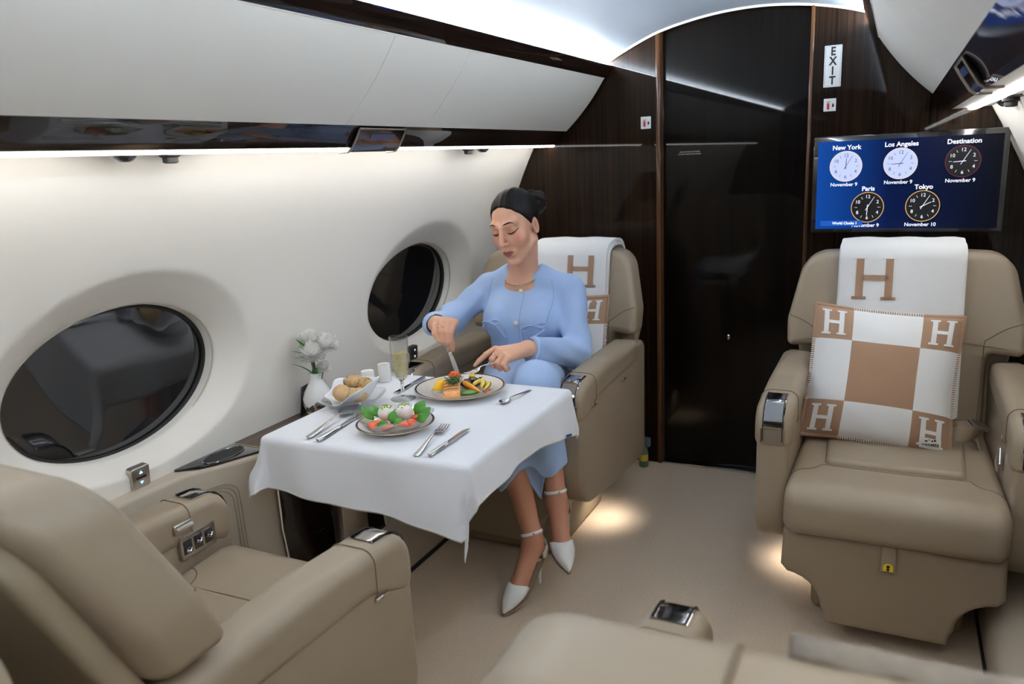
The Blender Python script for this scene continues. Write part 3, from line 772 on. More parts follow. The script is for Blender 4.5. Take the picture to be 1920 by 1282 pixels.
def fork(name, L, label, group=None):
    root = empty(name, (0, 0, 0), 0, label, 'fork', group); k = L / 0.20
    flatbar([(0.0, 0.003 * k, 0.002, 0.0012), (0.004 * k, 0.0085 * k, 0.002, 0.0016), (0.03 * k, 0.0075 * k, 0.003, 0.0017), (0.09 * k, 0.0035 * k, 0.009 * k, 0.0017), (0.125 * k, 0.003 * k, 0.011 * k, 0.0018), (0.136 * k, 0.006 * k, 0.009 * k, 0.0014), (0.144 * k, 0.012 * k, 0.006 * k, 0.0012), (0.152 * k, 0.0125 * k, 0.004 * k, 0.0011)]).build('handle', M['steel'], root)
    for i in range(4):
        x = (-0.0102 + 0.0068 * i) * k
        mb = MB(); mb.tube([(x, 0.150 * k, 0.0042 * k), (x, 0.165 * k, 0.0026 * k), (x, 0.180 * k, 0.003 * k), (x * 0.96, 0.198 * k, 0.0065 * k)], [0.0022 * k, 0.0019 * k, 0.0016 * k, 0.0008 * k], 8)
        mb.build('tine', M['steel'], root)
    return root
def knife(name, L, label, group=None):
    root = empty(name, (0, 0, 0), 0, label, 'knife', group); k = L / 0.21
    flatbar([(0.0, 0.003 * k, 0.005, 0.003), (0.003 * k, 0.0075 * k, 0.005, 0.0045), (0.02 * k, 0.0085 * k, 0.005, 0.005), (0.06 * k, 0.0072 * k, 0.005, 0.0045), (0.085 * k, 0.0055 * k, 0.005, 0.004), (0.09 * k, 0.0075 * k, 0.005, 0.0045), (0.095 * k, 0.0055 * k, 0.005, 0.003)]).build('handle', M['steel'], root)
    rg = []
    for y, a, b_, t in ((0.094, -0.004, 0.004, 0.0015), (0.105, -0.007, 0.006, 0.0012), (0.15, -0.009, 0.0065, 0.0010), (0.185, -0.0085, 0.0065, 0.0008), (0.203, -0.003, 0.0062, 0.0006), (0.210, 0.003, 0.005, 0.0004)):
        rg.append([(a * k, y * k, 0.005), ((a + b_) / 2 * k, y * k, 0.005 + t), (b_ * k, y * k, 0.005 + t), (b_ * k, y * k, 0.005 - t), ((a + b_) / 2 * k, y * k, 0.005 - t)])
    MB().rings(rg, True, True, True).build('blade', M['steel'], root, 30)
    return root
place(spoon('spoon', 0.235, 'large steel spoon lying left of the salad plate, in front of the bread'), (-0.735, 1.432), (-0.765, 1.665), ZT + 0.0035)
place(knife('knife', 0.235, 'steel knife lying half under the large spoon'), (-0.698, 1.424), (-0.722, 1.66), ZT)
place(fork('fork', 0.215, 'steel fork lying right of the salad plate at the table edge'), (-0.405, 1.420), (-0.447, 1.632), ZT)
place(knife('knife', 0.195, 'steel knife lying beside the fork at the near right of the table'), (-0.372, 1.428), (-0.375, 1.62), ZT)
place(knife('knife', 0.175, 'small steel butter knife lying behind the champagne flute'), (-0.747, 2.003), (-0.742, 1.83), ZT)
place(spoon('teaspoon', 0.155, 'steel teaspoon lying right of the salmon plate'), (-0.368, 1.985), (-0.392, 1.825), ZT)

# ---------------------------------------------------------------- champagne flute
M['glass'] = mat('clear_glass', (0.97, 0.98, 0.98), 0.0, trans=1.0, ior=1.45)
M['thin_glass'] = thin_glass('thin_glass', (0.965, 0.975, 0.975), 1.5)
M['wine'] = mat('champagne', srgb(238, 224, 156), 0.08, alpha=0.6)
fx, fy = -0.692, 1.800
root = empty('champagne_flute', (fx, fy, ZT), 0, 'cut crystal flute half full of pale champagne behind the bread basket', 'glass')
MB().lathe([(0.0365, 0.0), (0.037, 0.0018), (0.030, 0.0035), (0.012, 0.0055), (0.0055, 0.010)], 40).build('foot', M['thin_glass'], root, 60)
MB().lathe([(0.0055, 0.009), (0.0042, 0.02), (0.006, 0.030), (0.0042, 0.040), (0.005, 0.052), (0.008, 0.060)], 24).build('stem', M['glass'], root, 60)
def bowl_r(z): return float(np.interp(z, [0.058, 0.07, 0.10, 0.14, 0.187], [0.010, 0.0195, 0.0245, 0.0265, 0.0275]))
rg = []
for z in list(np.linspace(0.058, 0.187, 34)):
    ring = []
    for j in range(48):
        a = 2 * PI * j / 48; r = bowl_r(z)
        if z < 0.135: r += 0.0013 * math.sin(a * 6 + z * 180) * math.sin(a * 6 - z * 180)
        elif z < 0.17: r += 0.0005 * math.cos(a * 16)
        ring.append((r * math.cos(a), r * math.sin(a), z))
    rg.append(ring)
inner = [[((bowl_r(z) - 0.0022) * math.cos(2 * PI * j / 48), (bowl_r(z) - 0.0022) * math.sin(2 * PI * j / 48), z) for j in range(48)] for z in np.linspace(0.187, 0.064, 12)]
MB().rings(rg + inner, True, True, True).build('bowl', M['thin_glass'], root, 25)
MB().lathe([(0.004, 0.066)] + [(bowl_r(z) - 0.0026, z) for z in np.linspace(0.068, 0.139, 10)], 40).build('champagne', M['wine'], root, 50)

# ---------------------------------------------------------------- salt and pepper
M['porcelain'] = mat('white_porcelain', srgb(240, 240, 238), 0.2, coat=0.5)
for (x, y, h, lb) in ((-0.868, 1.872, 0.052, 'white porcelain shaker nearer the bread basket'), (-0.858, 1.945, 0.056, 'white porcelain shaker nearer the window wall, behind its twin')):
    r_ = empty('salt_shaker', (x, y, ZT), 0, lb, 'shaker', 'porcelain shakers')
    MB().lathe([(0.019, 0.0), (0.0205, 0.002), (0.0215, h * 0.5), (0.0205, h - 0.003), (0.0195, h), (0.0185, h + 0.0002), (0.017, h - 0.001), (0.001, h - 0.001)], 32).build('body', M['porcelain'], r_, 50)
    hm = MB()
    for a in range(3): hm.lathe([(0.0012, -0.001), (0.0012, 0.0004)], 8, M=Matrix.Translation((0.006 * math.cos(a * 2.1), 0.006 * math.sin(a * 2.1), h - 0.001)))
    hm.build('holes', M['black_matte'], r_)

# ---------------------------------------------------------------- bread basket
bc = (-0.792, 1.702)
root = empty('bread_dish', (*bc, ZT), 0.3, 'square clear glass dish holding the napkin and bread rolls', 'dish')
rg = []
def sq(r, z, lift=0.0, n=48):
    out = []
    for j in range(n):
        a = 2 * PI * j / n
        k = (abs(math.cos(a)) ** 4 + abs(math.sin(a)) ** 4) ** (-0.25)
        out.append((r * k * math.cos(a), r * k * math.sin(a), z + lift * (k - 1)))
    return out
prof = [(0.002, 0.001), (0.045, 0.001), (0.05, 0.0), (0.055, 0.004), (0.070, 0.018), (0.082, 0.028)]
MB().rings([sq(r, z, 0.02) for r, z in prof] + [sq(r - 0.003, z + 0.003, 0.02) for r, z in prof[::-1][:-1]] , True, True, True).build('bowl', M['thin_glass'], root, 50)
# napkin: pleated cup
nk = MB(); rg = []
for i in range(12):
    t = i / 11; ring = []
    for j in range(72):
        a = 2 * PI * j / 72
        r = 0.022 + 0.055 * t ** 0.8 + 0.006 * t * math.sin(a * 7 + 0.4) 
        hgt = 0.006 + 0.058 * t ** 1.3 * (0.82 + 0.38 * math.cos(a - 0.9) + 0.22 * math.cos(2 * a + 0.4)) + 0.004 * t * math.sin(a * 5)
        ring.append((r * math.cos(a), r * math.sin(a), hgt + 0.004))
    rg.append(ring)
nk.rings(rg, True, True, False)
o = nk.build('napkin', M['linen'], None, 180); o.location = (*bc, ZT); o.modifiers.new('s', 'SOLIDIFY').thickness = 0.0015
tag(o, 'white napkin folded as a nest around the bread rolls', 'napkin')
M['bread'] = mat('baked_crust', srgb(206, 172, 128), 0.75, bump=0.5, bscale=120, var=0.16, vscale=30)
M['bread2'] = mat('seeded_crust', srgb(196, 164, 116), 0.8, bump=0.8, bscale=90, var=0.22, vscale=40)
M['seed'] = mat('dark_seed', srgb(70, 56, 40), 0.6)
def roll(loc, r, sc, mm, label, seeds=0, rz=0.0, cross=False):
    rnd = random.Random(int(loc[0] * 9999) % 977)
    root = empty('bread_roll', loc, rz, label, 'bread', 'bread rolls in the napkin')
    mb = MB(); rg = []
    for i in range(13):
        t = PI * max(0.02, min(0.98, i / 12)); ring = []
        for j in range(22):
            a = 2 * PI * j / 22
            q = 1 + 0.05 * math.sin(3 * a + 1.3 * t + loc[0] * 50) + 0.04 * math.sin(5 * a - 2 * t)
            ring.append((r * sc[0] * math.sin(t) * math.cos(a) * q, r * sc[1] * math.sin(t) * math.sin(a) * q, -r * sc[2] * math.cos(t) * q))
        rg.append(ring)
    mb.rings(rg, True, True, True); body = mb.build('crust', mm, root, 180)
    if seeds:
        sd = MB()
        for k in range(seeds):
            a = rnd.uniform(0, 2 * PI); t = rnd.uniform(0.5, 1.9)
            sd.ball((r * sc[0] * math.sin(t) * math.cos(a) * 1.01, r * sc[1] * math.sin(t) * math.sin(a) * 1.01, r * sc[2] * math.cos(t) * 1.01), 0.0014, 6, 4)
        sd.build('seeds', M['seed'], root)
    return root
roll((bc[0] - 0.014, bc[1] - 0.036, ZT + 0.047), 0.026, (1.05, 1, 0.92), M['bread'], 'smooth round bread roll at the left of the napkin')
roll((bc[0] + 0.032, bc[1] - 0.022, ZT + 0.041), 0.025, (1.15, 1, 0.80), M['bread'], 'smooth round bread roll at the front right of the napkin')
roll((bc[0] - 0.006, bc[1] + 0.012, ZT + 0.068), 0.024, (1.25, 0.95, 0.75), M['bread2'], 'seeded bread roll on top at the back of the napkin', 26, 0.4)
roll((bc[0] + 0.032, bc[1] + 0.014, ZT + 0.062), 0.021, (1.0, 0.9, 1.0), M['bread2'], 'seeded bread roll at the back right of the napkin', 18, 1.0)

# ---------------------------------------------------------------- vase with flowers
vx, vy = -1.010, 1.800
root = empty('flower_vase', (vx, vy, ZL + 0.0045), 0, 'white bulb vase with a mirrored lower band on the wooden ledge', 'vase')
vp = [(0.001, 0.0), (0.026, 0.0), (0.034, 0.006), (0.044, 0.022), (0.0480, 0.042), (0.0465, 0.060), (0.040, 0.080), (0.030, 0.097), (0.0215, 0.112), (0.0185, 0.126), (0.020, 0.137), (0.0185, 0.138), (0.016, 0.128), (0.016, 0.11)]
MB().lathe(vp, 48).build('body', M['porcelain'], root, 60)
def vr(z): return float(np.interp(z, [p[1] for p in vp[:10]], [p[0] for p in vp[:10]]))
rg = []
for t in np.linspace(0, 1, 7):
    rg.append([((vr(z) + 0.0007) * math.cos(a), (vr(z) + 0.0007) * math.sin(a), z) for a, z in [(2 * PI * j / 60, (0.020 + 0.004 * math.sin(a_ * 3)) * (1 - t) + (0.047 + 0.010 * math.asin(math.sin(a_ * 5)) / 1.57) * t) for j in range(60) for a_ in [2 * PI * j / 60]]])
MB().rings(rg).build('mirror_band', M['chrome'], root, 60)
M['petal'] = mat('white_petal', srgb(252, 252, 250), 0.6, spec=0.2)
nt = M['petal'].node_tree; df = nt.nodes['Principled BSDF']; tl_ = nt.nodes.new('ShaderNodeBsdfTranslucent'); tl_.inputs[0].default_value = (0.95, 0.95, 0.93, 1)
mxs = nt.nodes.new('ShaderNodeMixShader'); mxs.inputs[0].default_value = 0.45
nt.links.new(df.outputs[0], mxs.inputs[1]); nt.links.new(tl_.outputs[0], mxs.inputs[2]); nt.links.new(mxs.outputs[0], nt.nodes['Material Output'].inputs[0])
M['green'] = mat('leaf_green', srgb(62, 128, 52), 0.45, var=0.2, vscale=40)
M['stem'] = mat('stem_green', srgb(60, 96, 44), 0.5)
def leaf_mesh(mb, base, tip, w, droop=0.0, mi=0, n=8, up=Vector((0, 0, 1)), fold=0.25):
    base, tip = Vector(base), Vector(tip); d = tip - base; sd = d.cross(up)
    if sd.length < 1e-6: sd = Vector((1, 0, 0))
    sd.normalize(); nn = sd.cross(d).normalized()
    rg = []
    for i in range(n + 1):
        t = i / n; ww = w * math.sin(PI * min(0.98, max(0.03, t)) ** 0.85) 
        c = base + d * t + nn * (droop * math.sin(PI * t))
        rg.append([c - sd * ww + nn * (ww * fold), c - sd * ww * 0.5 + nn * (ww * fold * 0.35), c, c + sd * ww * 0.5 + nn * (ww * fold * 0.35), c + sd * ww + nn * (ww * fold)])
    mb.rings(rg, False, mi=mi)
def flower(c, R, seed, label, name='white_flower', stem_to=(vx, vy, ZL + 0.10)):
    rnd = random.Random(seed); mb = MB(); c = Vector(c)
    root = empty(name, c, 0, label, 'flower', 'white blooms in the vase')
    N = 230
    for k in range(N):
        z = 1 - 1.55 * (k + 0.5) / N; ph = k * 2.39996
        r = math.sqrt(max(0, 1 - z * z)); d = Vector((r * math.cos(ph), r * math.sin(ph), z))
        L = R * rnd.uniform(0.86, 1.05)
        side = d.cross(Vector((0, 0, 1))); side = side.normalized() if side.length > 1e-4 else Vector((1, 0, 0))
        up = side.cross(d)
        w = R * 0.13
        b0 = d * R * 0.25; m0 = d * L * 0.75 + up * R * 0.03; t0 = d * L + up * R * 0.16 + side * rnd.uniform(-0.05, 0.05) * R
        rg = [[b0 - side * w * 0.5, b0 + up * w * 0.2, b0 + side * w * 0.5], [m0 - side * w + up * w * 0.4, m0, m0 + side * w + up * w * 0.4], [t0 - side * w * 0.55, t0 + up * w * 0.3, t0 + side * w * 0.55]]
        mb.rings(rg, False)
    mb.ball((0, 0, 0), R * 0.55, 12, 8)
    mb.build('petals', M['petal'], root, 180)
    st = Vector(stem_to) - c
    MB().tube([(0, 0, 0), st * 0.5 + Vector((0.004, 0.002, -0.004)), st], 0.0016, 6).build('stem', M['stem'], root)
ZF = ZL
flower((-1.003, 1.780, ZF + 0.205), 0.046, 1, 'large white bloom at the front of the vase')
flower((-0.985, 1.830, ZF + 0.222), 0.040, 2, 'white bloom at the right of the vase')
flower((-1.020, 1.800, ZF + 0.240), 0.038, 3, 'white bloom at the top back of the vase')
flower((-0.975, 1.800, ZF + 0.160), 0.024, 4, 'small white bloom low at the right of the vase')
for k, (b_, t_, w, lb) in enumerate((((-1.01, 1.79, ZF + 0.19), (-1.018, 1.738, ZF + 0.262), 0.012, 'tall green leaf above the flowers'), ((-1.01, 1.795, ZF + 0.21), (-1.005, 1.775, ZF + 0.262), 0.008, 'short upright green leaf behind the blooms'),
        ((-1.01, 1.785, ZF + 0.19), (-1.025, 1.722, ZF + 0.228), 0.009, 'pale green leaf pointing left towards the near window'), ((-1.01, 1.785, ZF + 0.185), (-1.02, 1.728, ZF + 0.205), 0.010, 'drooping green leaf low on the left of the flowers'),
        ((-1.01, 1.79, ZF + 0.14), (-1.022, 1.716, ZF + 0.190), 0.006, 'narrow green leaf just above the vase neck'), ((-1.0, 1.79, ZF + 0.135), (-0.985, 1.775, ZF + 0.165), 0.012, 'broad green leaf in the vase mouth'))):
    mb = MB(); leaf_mesh(mb, b_, t_, w, 0.004)
    mb.tube([b_, ((b_[0] * 0.3 + vx * 0.7), (b_[1] * 0.3 + vy * 0.7), ZF + 0.12)], 0.0012, 5)
    o = mb.build('leaf_sprig', M['green'], None, 180); o.modifiers.new('s', 'SOLIDIFY').thickness = 0.0006
    tag(o, lb, 'leaf', 'green leaves in the vase')
# dark card leaning on the wall behind the vase
m = MB(); T = Matrix.Translation((-1.062, 1.795, ZL + 0.006)) @ Matrix.Rotation(0.22, 4, 'Z') @ Matrix.Rotation(0.15, 4, 'Y')
m.rbox(-0.001, 0.001, -0.036, 0.036, 0.0, 0.098, 0.0006, 1, M=T)
card = m.build('menu_card', mat('card_grey', srgb(66, 64, 72), 0.4)); tag(card, 'dark grey printed card leaning on the wall behind the vase', 'card')
for k in range(6):
    q = MB(); q.box(0.0011, 0.0014, -0.028, 0.026 - 0.006 * (k % 3), 0.03 + k * 0.009, 0.033 + k * 0.009, M=T); q.build('print_line', mat('card_print', srgb(150, 148, 150), 0.5), card, smooth=False)
# ================================================================ FOOD
F = {}
F['salmon'] = mat('grilled_salmon', srgb(234, 170, 110), 0.4, bump=0.5, bscale=150, var=0.18, vscale=60, coat=0.2)
F['lemon'] = mat('lemon_peel', srgb(244, 190, 30), 0.4, bump=0.2, bscale=300)
F['lemon_in'] = mat('lemon_flesh', srgb(246, 206, 70), 0.3)
F['roe'] = mat('orange_roe', srgb(236, 96, 36), 0.2, coat=0.6)
F['carrot'] = mat('carrot', srgb(238, 150, 40), 0.4, coat=0.2)
F['spinach'] = mat('spinach', srgb(34, 54, 24), 0.4, var=0.4, vscale=80, coat=0.2)
F['puree'] = mat('green_puree', srgb(86, 130, 40), 0.4, bump=0.3, bscale=200, coat=0.3)
F['squash'] = mat('yellow_squash', srgb(236, 206, 90), 0.4, coat=0.2)
F['squash_skin'] = mat('courgette_skin', srgb(70, 92, 30), 0.4)
F['radish'] = mat('pink_radish', srgb(196, 66, 96), 0.35, var=0.4, vscale=120)
F['cress'] = mat('micro_greens', srgb(70, 112, 60), 0.5, var=0.4, vscale=300)
F['mozz'] = mat('mozzarella', srgb(246, 244, 236), 0.3, sss=0.3, coat=0.3)
F['tomato'] = mat('tomato', srgb(232, 96, 56), 0.25, coat=0.5, var=0.15, vscale=60)
F['pesto'] = mat('pesto', srgb(150, 168, 60), 0.5, var=0.4, vscale=300)
F['basil'] = mat('basil_leaf', srgb(78, 150, 48), 0.4, var=0.2, vscale=60, coat=0.2)
ZP = ZT + 0.0065
px, py = PC
# the camera's right on the plate is (+0.90, +0.44), its depth (-0.44, +0.90)
def on_plate(r, d, z=0.0): return (px + 0.90 * r - 0.435 * d, py + 0.435 * r + 0.90 * d, ZP + z)
ANG = math.atan2(0.435, 0.90)
def solid(name, mb, mm, label, cat, loc, rz=0.0, angle=60, group='pieces of food on the salmon plate'):
    o = mb.build(name, mm, None, angle); o.location = loc; o.rotation_euler = (0, 0, rz); return tag(o, label, cat, group)
# salmon fillet
m = MB(); m.slab(rpoly([(-0.024, -0.050, 0.006), (0.026, -0.050, 0.006), (0.024, 0.046, 0.012), (-0.022, 0.042, 0.012)], 4), 0.0, 0.026, 0.006, lambda u, v, w: (u, v, w + 0.006 * math.sin(v * 40) * (w > 0.015)), 3, bulge1=0.003)
sal = empty('salmon_fillet', on_plate(-0.022, -0.030), ANG + 0.05, 'grilled salmon fillet at the front of the large plate', 'fish', 'pieces of food on the salmon plate')
m.build('flesh', F['salmon'], sal, 60)
g = MB()
for k in range(5): g.tube([(-0.022, -0.04 + k * 0.02, 0.0305 + 0.006 * math.sin((-0.04 + k * 0.02) * 40)), (0, -0.036 + k * 0.02, 0.033 + 0.006 * math.sin((-0.036 + k * 0.02) * 40)), (0.022, -0.032 + k * 0.02, 0.0305 + 0.006 * math.sin((-0.032 + k * 0.02) * 40))], 0.0012, 5)
g.build('grill_mark', mat('grill_brown', srgb(150, 90, 44), 0.6), sal)
# micro greens on the salmon
rnd = random.Random(8); g = MB()
for k in range(110):
    a = rnd.uniform(0, 2 * PI); r = rnd.uniform(0, 0.026); h = rnd.uniform(0.006, 0.022)
    b0 = Vector((r * math.cos(a) * 0.8, r * math.sin(a) * 1.1, 0)); t0 = b0 + Vector((rnd.uniform(-0.012, 0.012), rnd.uniform(-0.014, 0.010), h))
    g.tube([b0, (b0 + t0) / 2 + Vector((0, 0, 0.003)), t0], 0.0006, 4)
    leaf_mesh(g, t0, t0 + Vector((rnd.uniform(-0.007, 0.007), rnd.uniform(-0.007, 0.007), rnd.uniform(-0.002, 0.003))), 0.0022, n=3)
o = solid('micro_greens', g, F['cress'], 'tuft of micro greens heaped on the salmon', 'greens', on_plate(-0.014, -0.022, 0.030)); o['kind'] = 'stuff'
# orange roe / julienne at the top
g = MB()
for k in range(60):
    a = rnd.uniform(0, 2 * PI); r = 0.020 * math.sqrt(rnd.random()); z = 0.012 * (1 - (r / 0.020) ** 2) + rnd.uniform(-0.002, 0.002)
    g.ball((r * math.cos(a), r * math.sin(a) * 0.7, z + 0.004), rnd.uniform(0.0025, 0.004), 7, 5)
g.ball((0, 0, 0.002), (0.019, 0.013, 0.010), 12, 8)
o = solid('orange_garnish', g, F['roe'], 'bright orange garnish behind the salmon', 'garnish', on_plate(-0.016, 0.030, 0.032))
# lemon wedge
m = MB(); rg = []
for i in range(13):
    t = -PI / 2 + PI * max(0.02, min(0.98, i / 12)); R_ = 0.024 * math.cos(t)
    rg.append([(0, 0.034 * math.sin(t), 0.0)] + [(R_ * math.sin(a), 0.034 * math.sin(t), R_ * math.cos(a)) for a in np.linspace(-0.75, 0.75, 7)])
lw = empty('lemon_wedge', on_plate(-0.062, 0.004, 0.012), ANG - 0.5, 'yellow lemon wedge at the left of the salmon', 'lemon', 'pieces of food on the salmon plate')
q = m.rings(rg, True, True, True).build('flesh', F['lemon_in'], lw, 40); q.rotation_euler = (0, 0.9, 0)
rg2 = [[(1.03 * x, y, 1.03 * z) for x, y, z in r[1:]] for r in rg]
q = MB().rings(rg2, False).build('peel', F['lemon'], lw, 60); q.rotation_euler = (0, 0.9, 0); q.modifiers.new('s', 'SOLIDIFY').thickness = 0.001
# carrot
c0 = Vector(on_plate(0.012, 0.012, 0.020)); c1 = Vector(on_plate(0.062, -0.052, 0.009))
car = MB(); car.tube([(c0 + (c1 - c0) * t) - c0 for t in (0, 0.1, 0.4, 0.8, 1)], [0.006, 0.0085, 0.0075, 0.0055, 0.001], 12)
o = empty('baby_carrot', c0, 0, 'roasted baby carrot lying across the vegetables', 'carrot', 'pieces of food on the salmon plate')
car.build('root', F['carrot'], o); MB().tube([(0, 0, 0), (c0 - c1) * 0.12], [0.003, 0.002], 6).build('stalk', M['stem'], o)
# squash crescents
for k, (r, d, z, rot, lb) in enumerate(((0.052, -0.018, 0.014, 0.2, 'pale yellow squash crescent behind the carrot'), (0.066, -0.030, 0.010, -0.2, 'pale yellow squash crescent at the right of the carrot'))):
    m = MB(); pts = [(0.018 * math.cos(a), 0.026 * math.sin(a), 0.012 * math.sin(a * 1.0 + 0.4)) for a in np.linspace(-0.3, 2.6, 12)]
    m.tube(pts, [0.003] + [0.006] * 10 + [0.003], 8)
    o = empty('squash_slice', on_plate(r, d, z), rot, lb, 'squash', 'pieces of food on the salmon plate')
    m.build('flesh', F['squash'], o); MB().tube([(x * 1.28, y * 1.22, z + 0.002) for x, y, z in pts], 0.002, 6).build('skin', F['squash_skin'], o)
# dark spinach heap
g = MB(); rnd = random.Random(4)
for k in range(26):
    a = rnd.uniform(0, 2 * PI); r = rnd.uniform(0, 0.028)
    b0 = Vector((r * math.cos(a) * 1.2, r * math.sin(a) * 0.7, rnd.uniform(0, 0.016)))
    leaf_mesh(g, b0, b0 + Vector((rnd.uniform(-0.022, 0.022), rnd.uniform(-0.016, 0.016), rnd.uniform(-0.004, 0.010))), rnd.uniform(0.006, 0.010), 0.004, n=5)
g.ball((0, 0, 0.006), (0.032, 0.02, 0.012), 14, 8)
solid('spinach', g, F['spinach'], 'heap of dark wilted spinach at the back of the salmon plate', 'greens', on_plate(0.030, 0.034, 0.004), ANG, 180)
m = MB(); m.ball((0, 0, 0.006), (0.028, 0.020, 0.006), 18, 10); m.ball((0.016, 0.006, 0.004), (0.018, 0.012, 0.007), 14, 8)
solid('green_puree', m, F['puree'], 'mound of green puree in front of the carrot', 'puree', on_plate(0.026, -0.040, 0.0), ANG)
m = MB(); m.ball((0, 0, 0.0), (0.009, 0.008, 0.006), 12, 8); m.ball((0.005, 0.002, 0.003), (0.005, 0.005, 0.004), 10, 6)
solid('yellow_tomato', m, F['lemon'], 'small yellow vegetable piece on top of the spinach', 'vegetable', on_plate(0.034, 0.044, 0.030), ANG)
for k, (r, d, z, s_) in enumerate(((0.074, 0.004, 0.006, 0.008), (0.082, -0.022, 0.004, 0.006), (0.076, -0.036, 0.004, 0.007), (0.090, -0.030, 0.004, 0.005))):
    m = MB(); m.rbox(-s_, s_, -s_ * 0.8, s_ * 0.8, -s_ * 0.5, s_ * 0.6, s_ * 0.3, 2)
    solid('radish_cube' if k else 'orange_tomato', m, F['radish'] if k else F['carrot'], ['small orange tomato half beside the squash', 'pink diced radish nearest the plate rim', 'pink diced radish below the squash', 'smallest pink diced radish at the right end'][k], 'vegetable', on_plate(r, d, z + 0.001), 0.4 * k)

# ---- salad
sx_, sy_ = SC
ZS = ZT + 0.0072
root = empty('salad_dish', (sx_, sy_, ZS), 0.45, 'wavy clear glass dish of mozzarella salad on the smaller plate', 'dish')
def wavy(r, z, am, n=64): return [(r * (1 + am * 0.10 * math.cos(4 * a)) * math.cos(a), r * (1 + am * 0.10 * math.cos(4 * a)) * math.sin(a), z + am * 0.011 * math.cos(4 * a)) for a in [2 * PI * j / n for j in range(n)]]
pr = [(0.002, 0.0, 0), (0.045, 0.0, 0), (0.060, 0.004, 0.2), (0.078, 0.016, 0.7), (0.094, 0.028, 1.0)]
MB().rings([wavy(*p) for p in pr] + [wavy(r - 0.002, z + 0.0025, am) for r, z, am in pr[::-1][:-1]], True, True, True).build('bowl', M['thin_glass'], root, 60)
def on_salad(r, d, z=0.0): return (sx_ + 0.90 * r - 0.435 * d, sy_ + 0.435 * r + 0.90 * d, ZS + 0.003 + z)
GS = 'pieces of the mozzarella salad'
for r, d, z, R_, lb in ((-0.024, 0.012, 0.030, 0.0225, 'white mozzarella ball at the left of the salad'), (0.024, 0.010, 0.031, 0.0235, 'white mozzarella ball at the right of the salad')):
    o = empty('mozzarella_ball', on_salad(r, d, z), 0, lb, 'cheese', GS)
    MB().ball((0, 0, 0), (R_, R_ * 0.97, R_ * 0.93), 24, 14).build('cheese', F['mozz'], o)
    g = MB(); rnd = random.Random(int(R_ * 1e5))
    for k in range(26):
        a = rnd.uniform(0, 2 * PI); t = rnd.uniform(0, 0.75)
        g.ball((R_ * math.sin(t) * math.cos(a), R_ * math.sin(t) * math.sin(a), R_ * 0.93 * math.cos(t)), (0.003, 0.003, 0.0016), 7, 4)
    g.build('pesto', F['pesto'], o)
for k, (r, d, z, lb) in enumerate(((0.046, -0.030, 0.014, 'tomato wedge at the front right of the salad'), (0.026, -0.040, 0.011, 'tomato wedge at the front of the salad'), (-0.040, -0.022, 0.013, 'tomato wedge at the left under the cheese'), (-0.052, -0.034, 0.012, 'tomato wedge at the far left of the salad'), (0.058, 0.004, 0.015, 'tomato wedge at the right under the basil'), (-0.010, -0.046, 0.009, 'tomato wedge in the middle of the dish front'))):
    m = MB(); rg = []
    for i in range(9):
        t = -PI / 2 + PI * max(0.03, min(0.97, i / 8)); R_ = 0.017 * math.cos(t)
        rg.append([(0, 0.020 * math.sin(t), 0.0)] + [(R_ * math.sin(a), 0.020 * math.sin(t), R_ * math.cos(a)) for a in np.linspace(-0.9, 0.9, 7)])
    m.rings(rg, True, True, True)
    solid('tomato_wedge', m, F['tomato'], lb, 'tomato', on_salad(r, d, z - 0.006), 1.1 * k + 0.4, 40, GS)
for k, (a, b_, w, lb) in enumerate((((-0.055, 0.0, 0.016), (-0.088, 0.010, 0.052), 0.012, 'pointed basil leaf at the left of the salad'), ((0.052, 0.010, 0.022), (0.078, 0.022, 0.056), 0.016, 'tall basil leaf at the right of the salad'), ((0.060, -0.004, 0.018), (0.094, 0.004, 0.042), 0.016, 'basil leaf leaning over the right rim'), ((-0.004, -0.030, 0.014), (0.002, -0.012, 0.044), 0.013, 'basil leaf standing between the cheese balls'), ((0.004, -0.044, 0.012), (0.022, -0.024, 0.026), 0.011, 'basil leaf at the front of the cheese'), ((-0.040, -0.040, 0.012), (-0.012, -0.034, 0.020), 0.010, 'basil leaf lying at the front left of the salad'), ((0.060, -0.020, 0.016), (0.088, -0.018, 0.030), 0.013, 'lowest basil leaf at the right of the salad'), ((-0.046, 0.022, 0.016), (-0.066, 0.040, 0.044), 0.012, 'basil leaf behind the left cheese ball'))):
    g = MB(); p0 = Vector(on_salad(*a)); p1 = Vector(on_salad(*b_)); leaf_mesh(g, (0, 0, 0), p1 - p0, w, 0.006, up=Vector((0.5, -0.8, 0.4)))
    o = solid('basil_leaf', g, F['basil'], lb, 'leaf', p0, 0, 180, GS); o.modifiers.new('s', 'SOLIDIFY').thickness = 0.0006
# ================================================================ SIGNED-DISTANCE MODELLING (for the figure)
f32 = np.float32
def sd_cap(P, a, b, ra, rb):
    a = np.array(a, f32); b = np.array(b, f32); ba = b - a; L2 = float(ba @ ba) or 1e-9
    X, Y, Z = P[0] - a[0], P[1] - a[1], P[2] - a[2]
    t = np.clip((X * ba[0] + Y * ba[1] + Z * ba[2]) / L2, 0, 1)
    return np.sqrt((X - t * ba[0]) ** 2 + (Y - t * ba[1]) ** 2 + (Z - t * ba[2]) ** 2) - (ra + (rb - ra) * t)
def sd_ell(P, c, r):
    X, Y, Z = (P[0] - c[0]), (P[1] - c[1]), (P[2] - c[2])
    k0 = np.sqrt((X / r[0]) ** 2 + (Y / r[1]) ** 2 + (Z / r[2]) ** 2)
    k1 = np.sqrt((X / r[0] ** 2) ** 2 + (Y / r[1] ** 2) ** 2 + (Z / r[2] ** 2) ** 2) + 1e-9
    return k0 * (k0 - 1) / k1
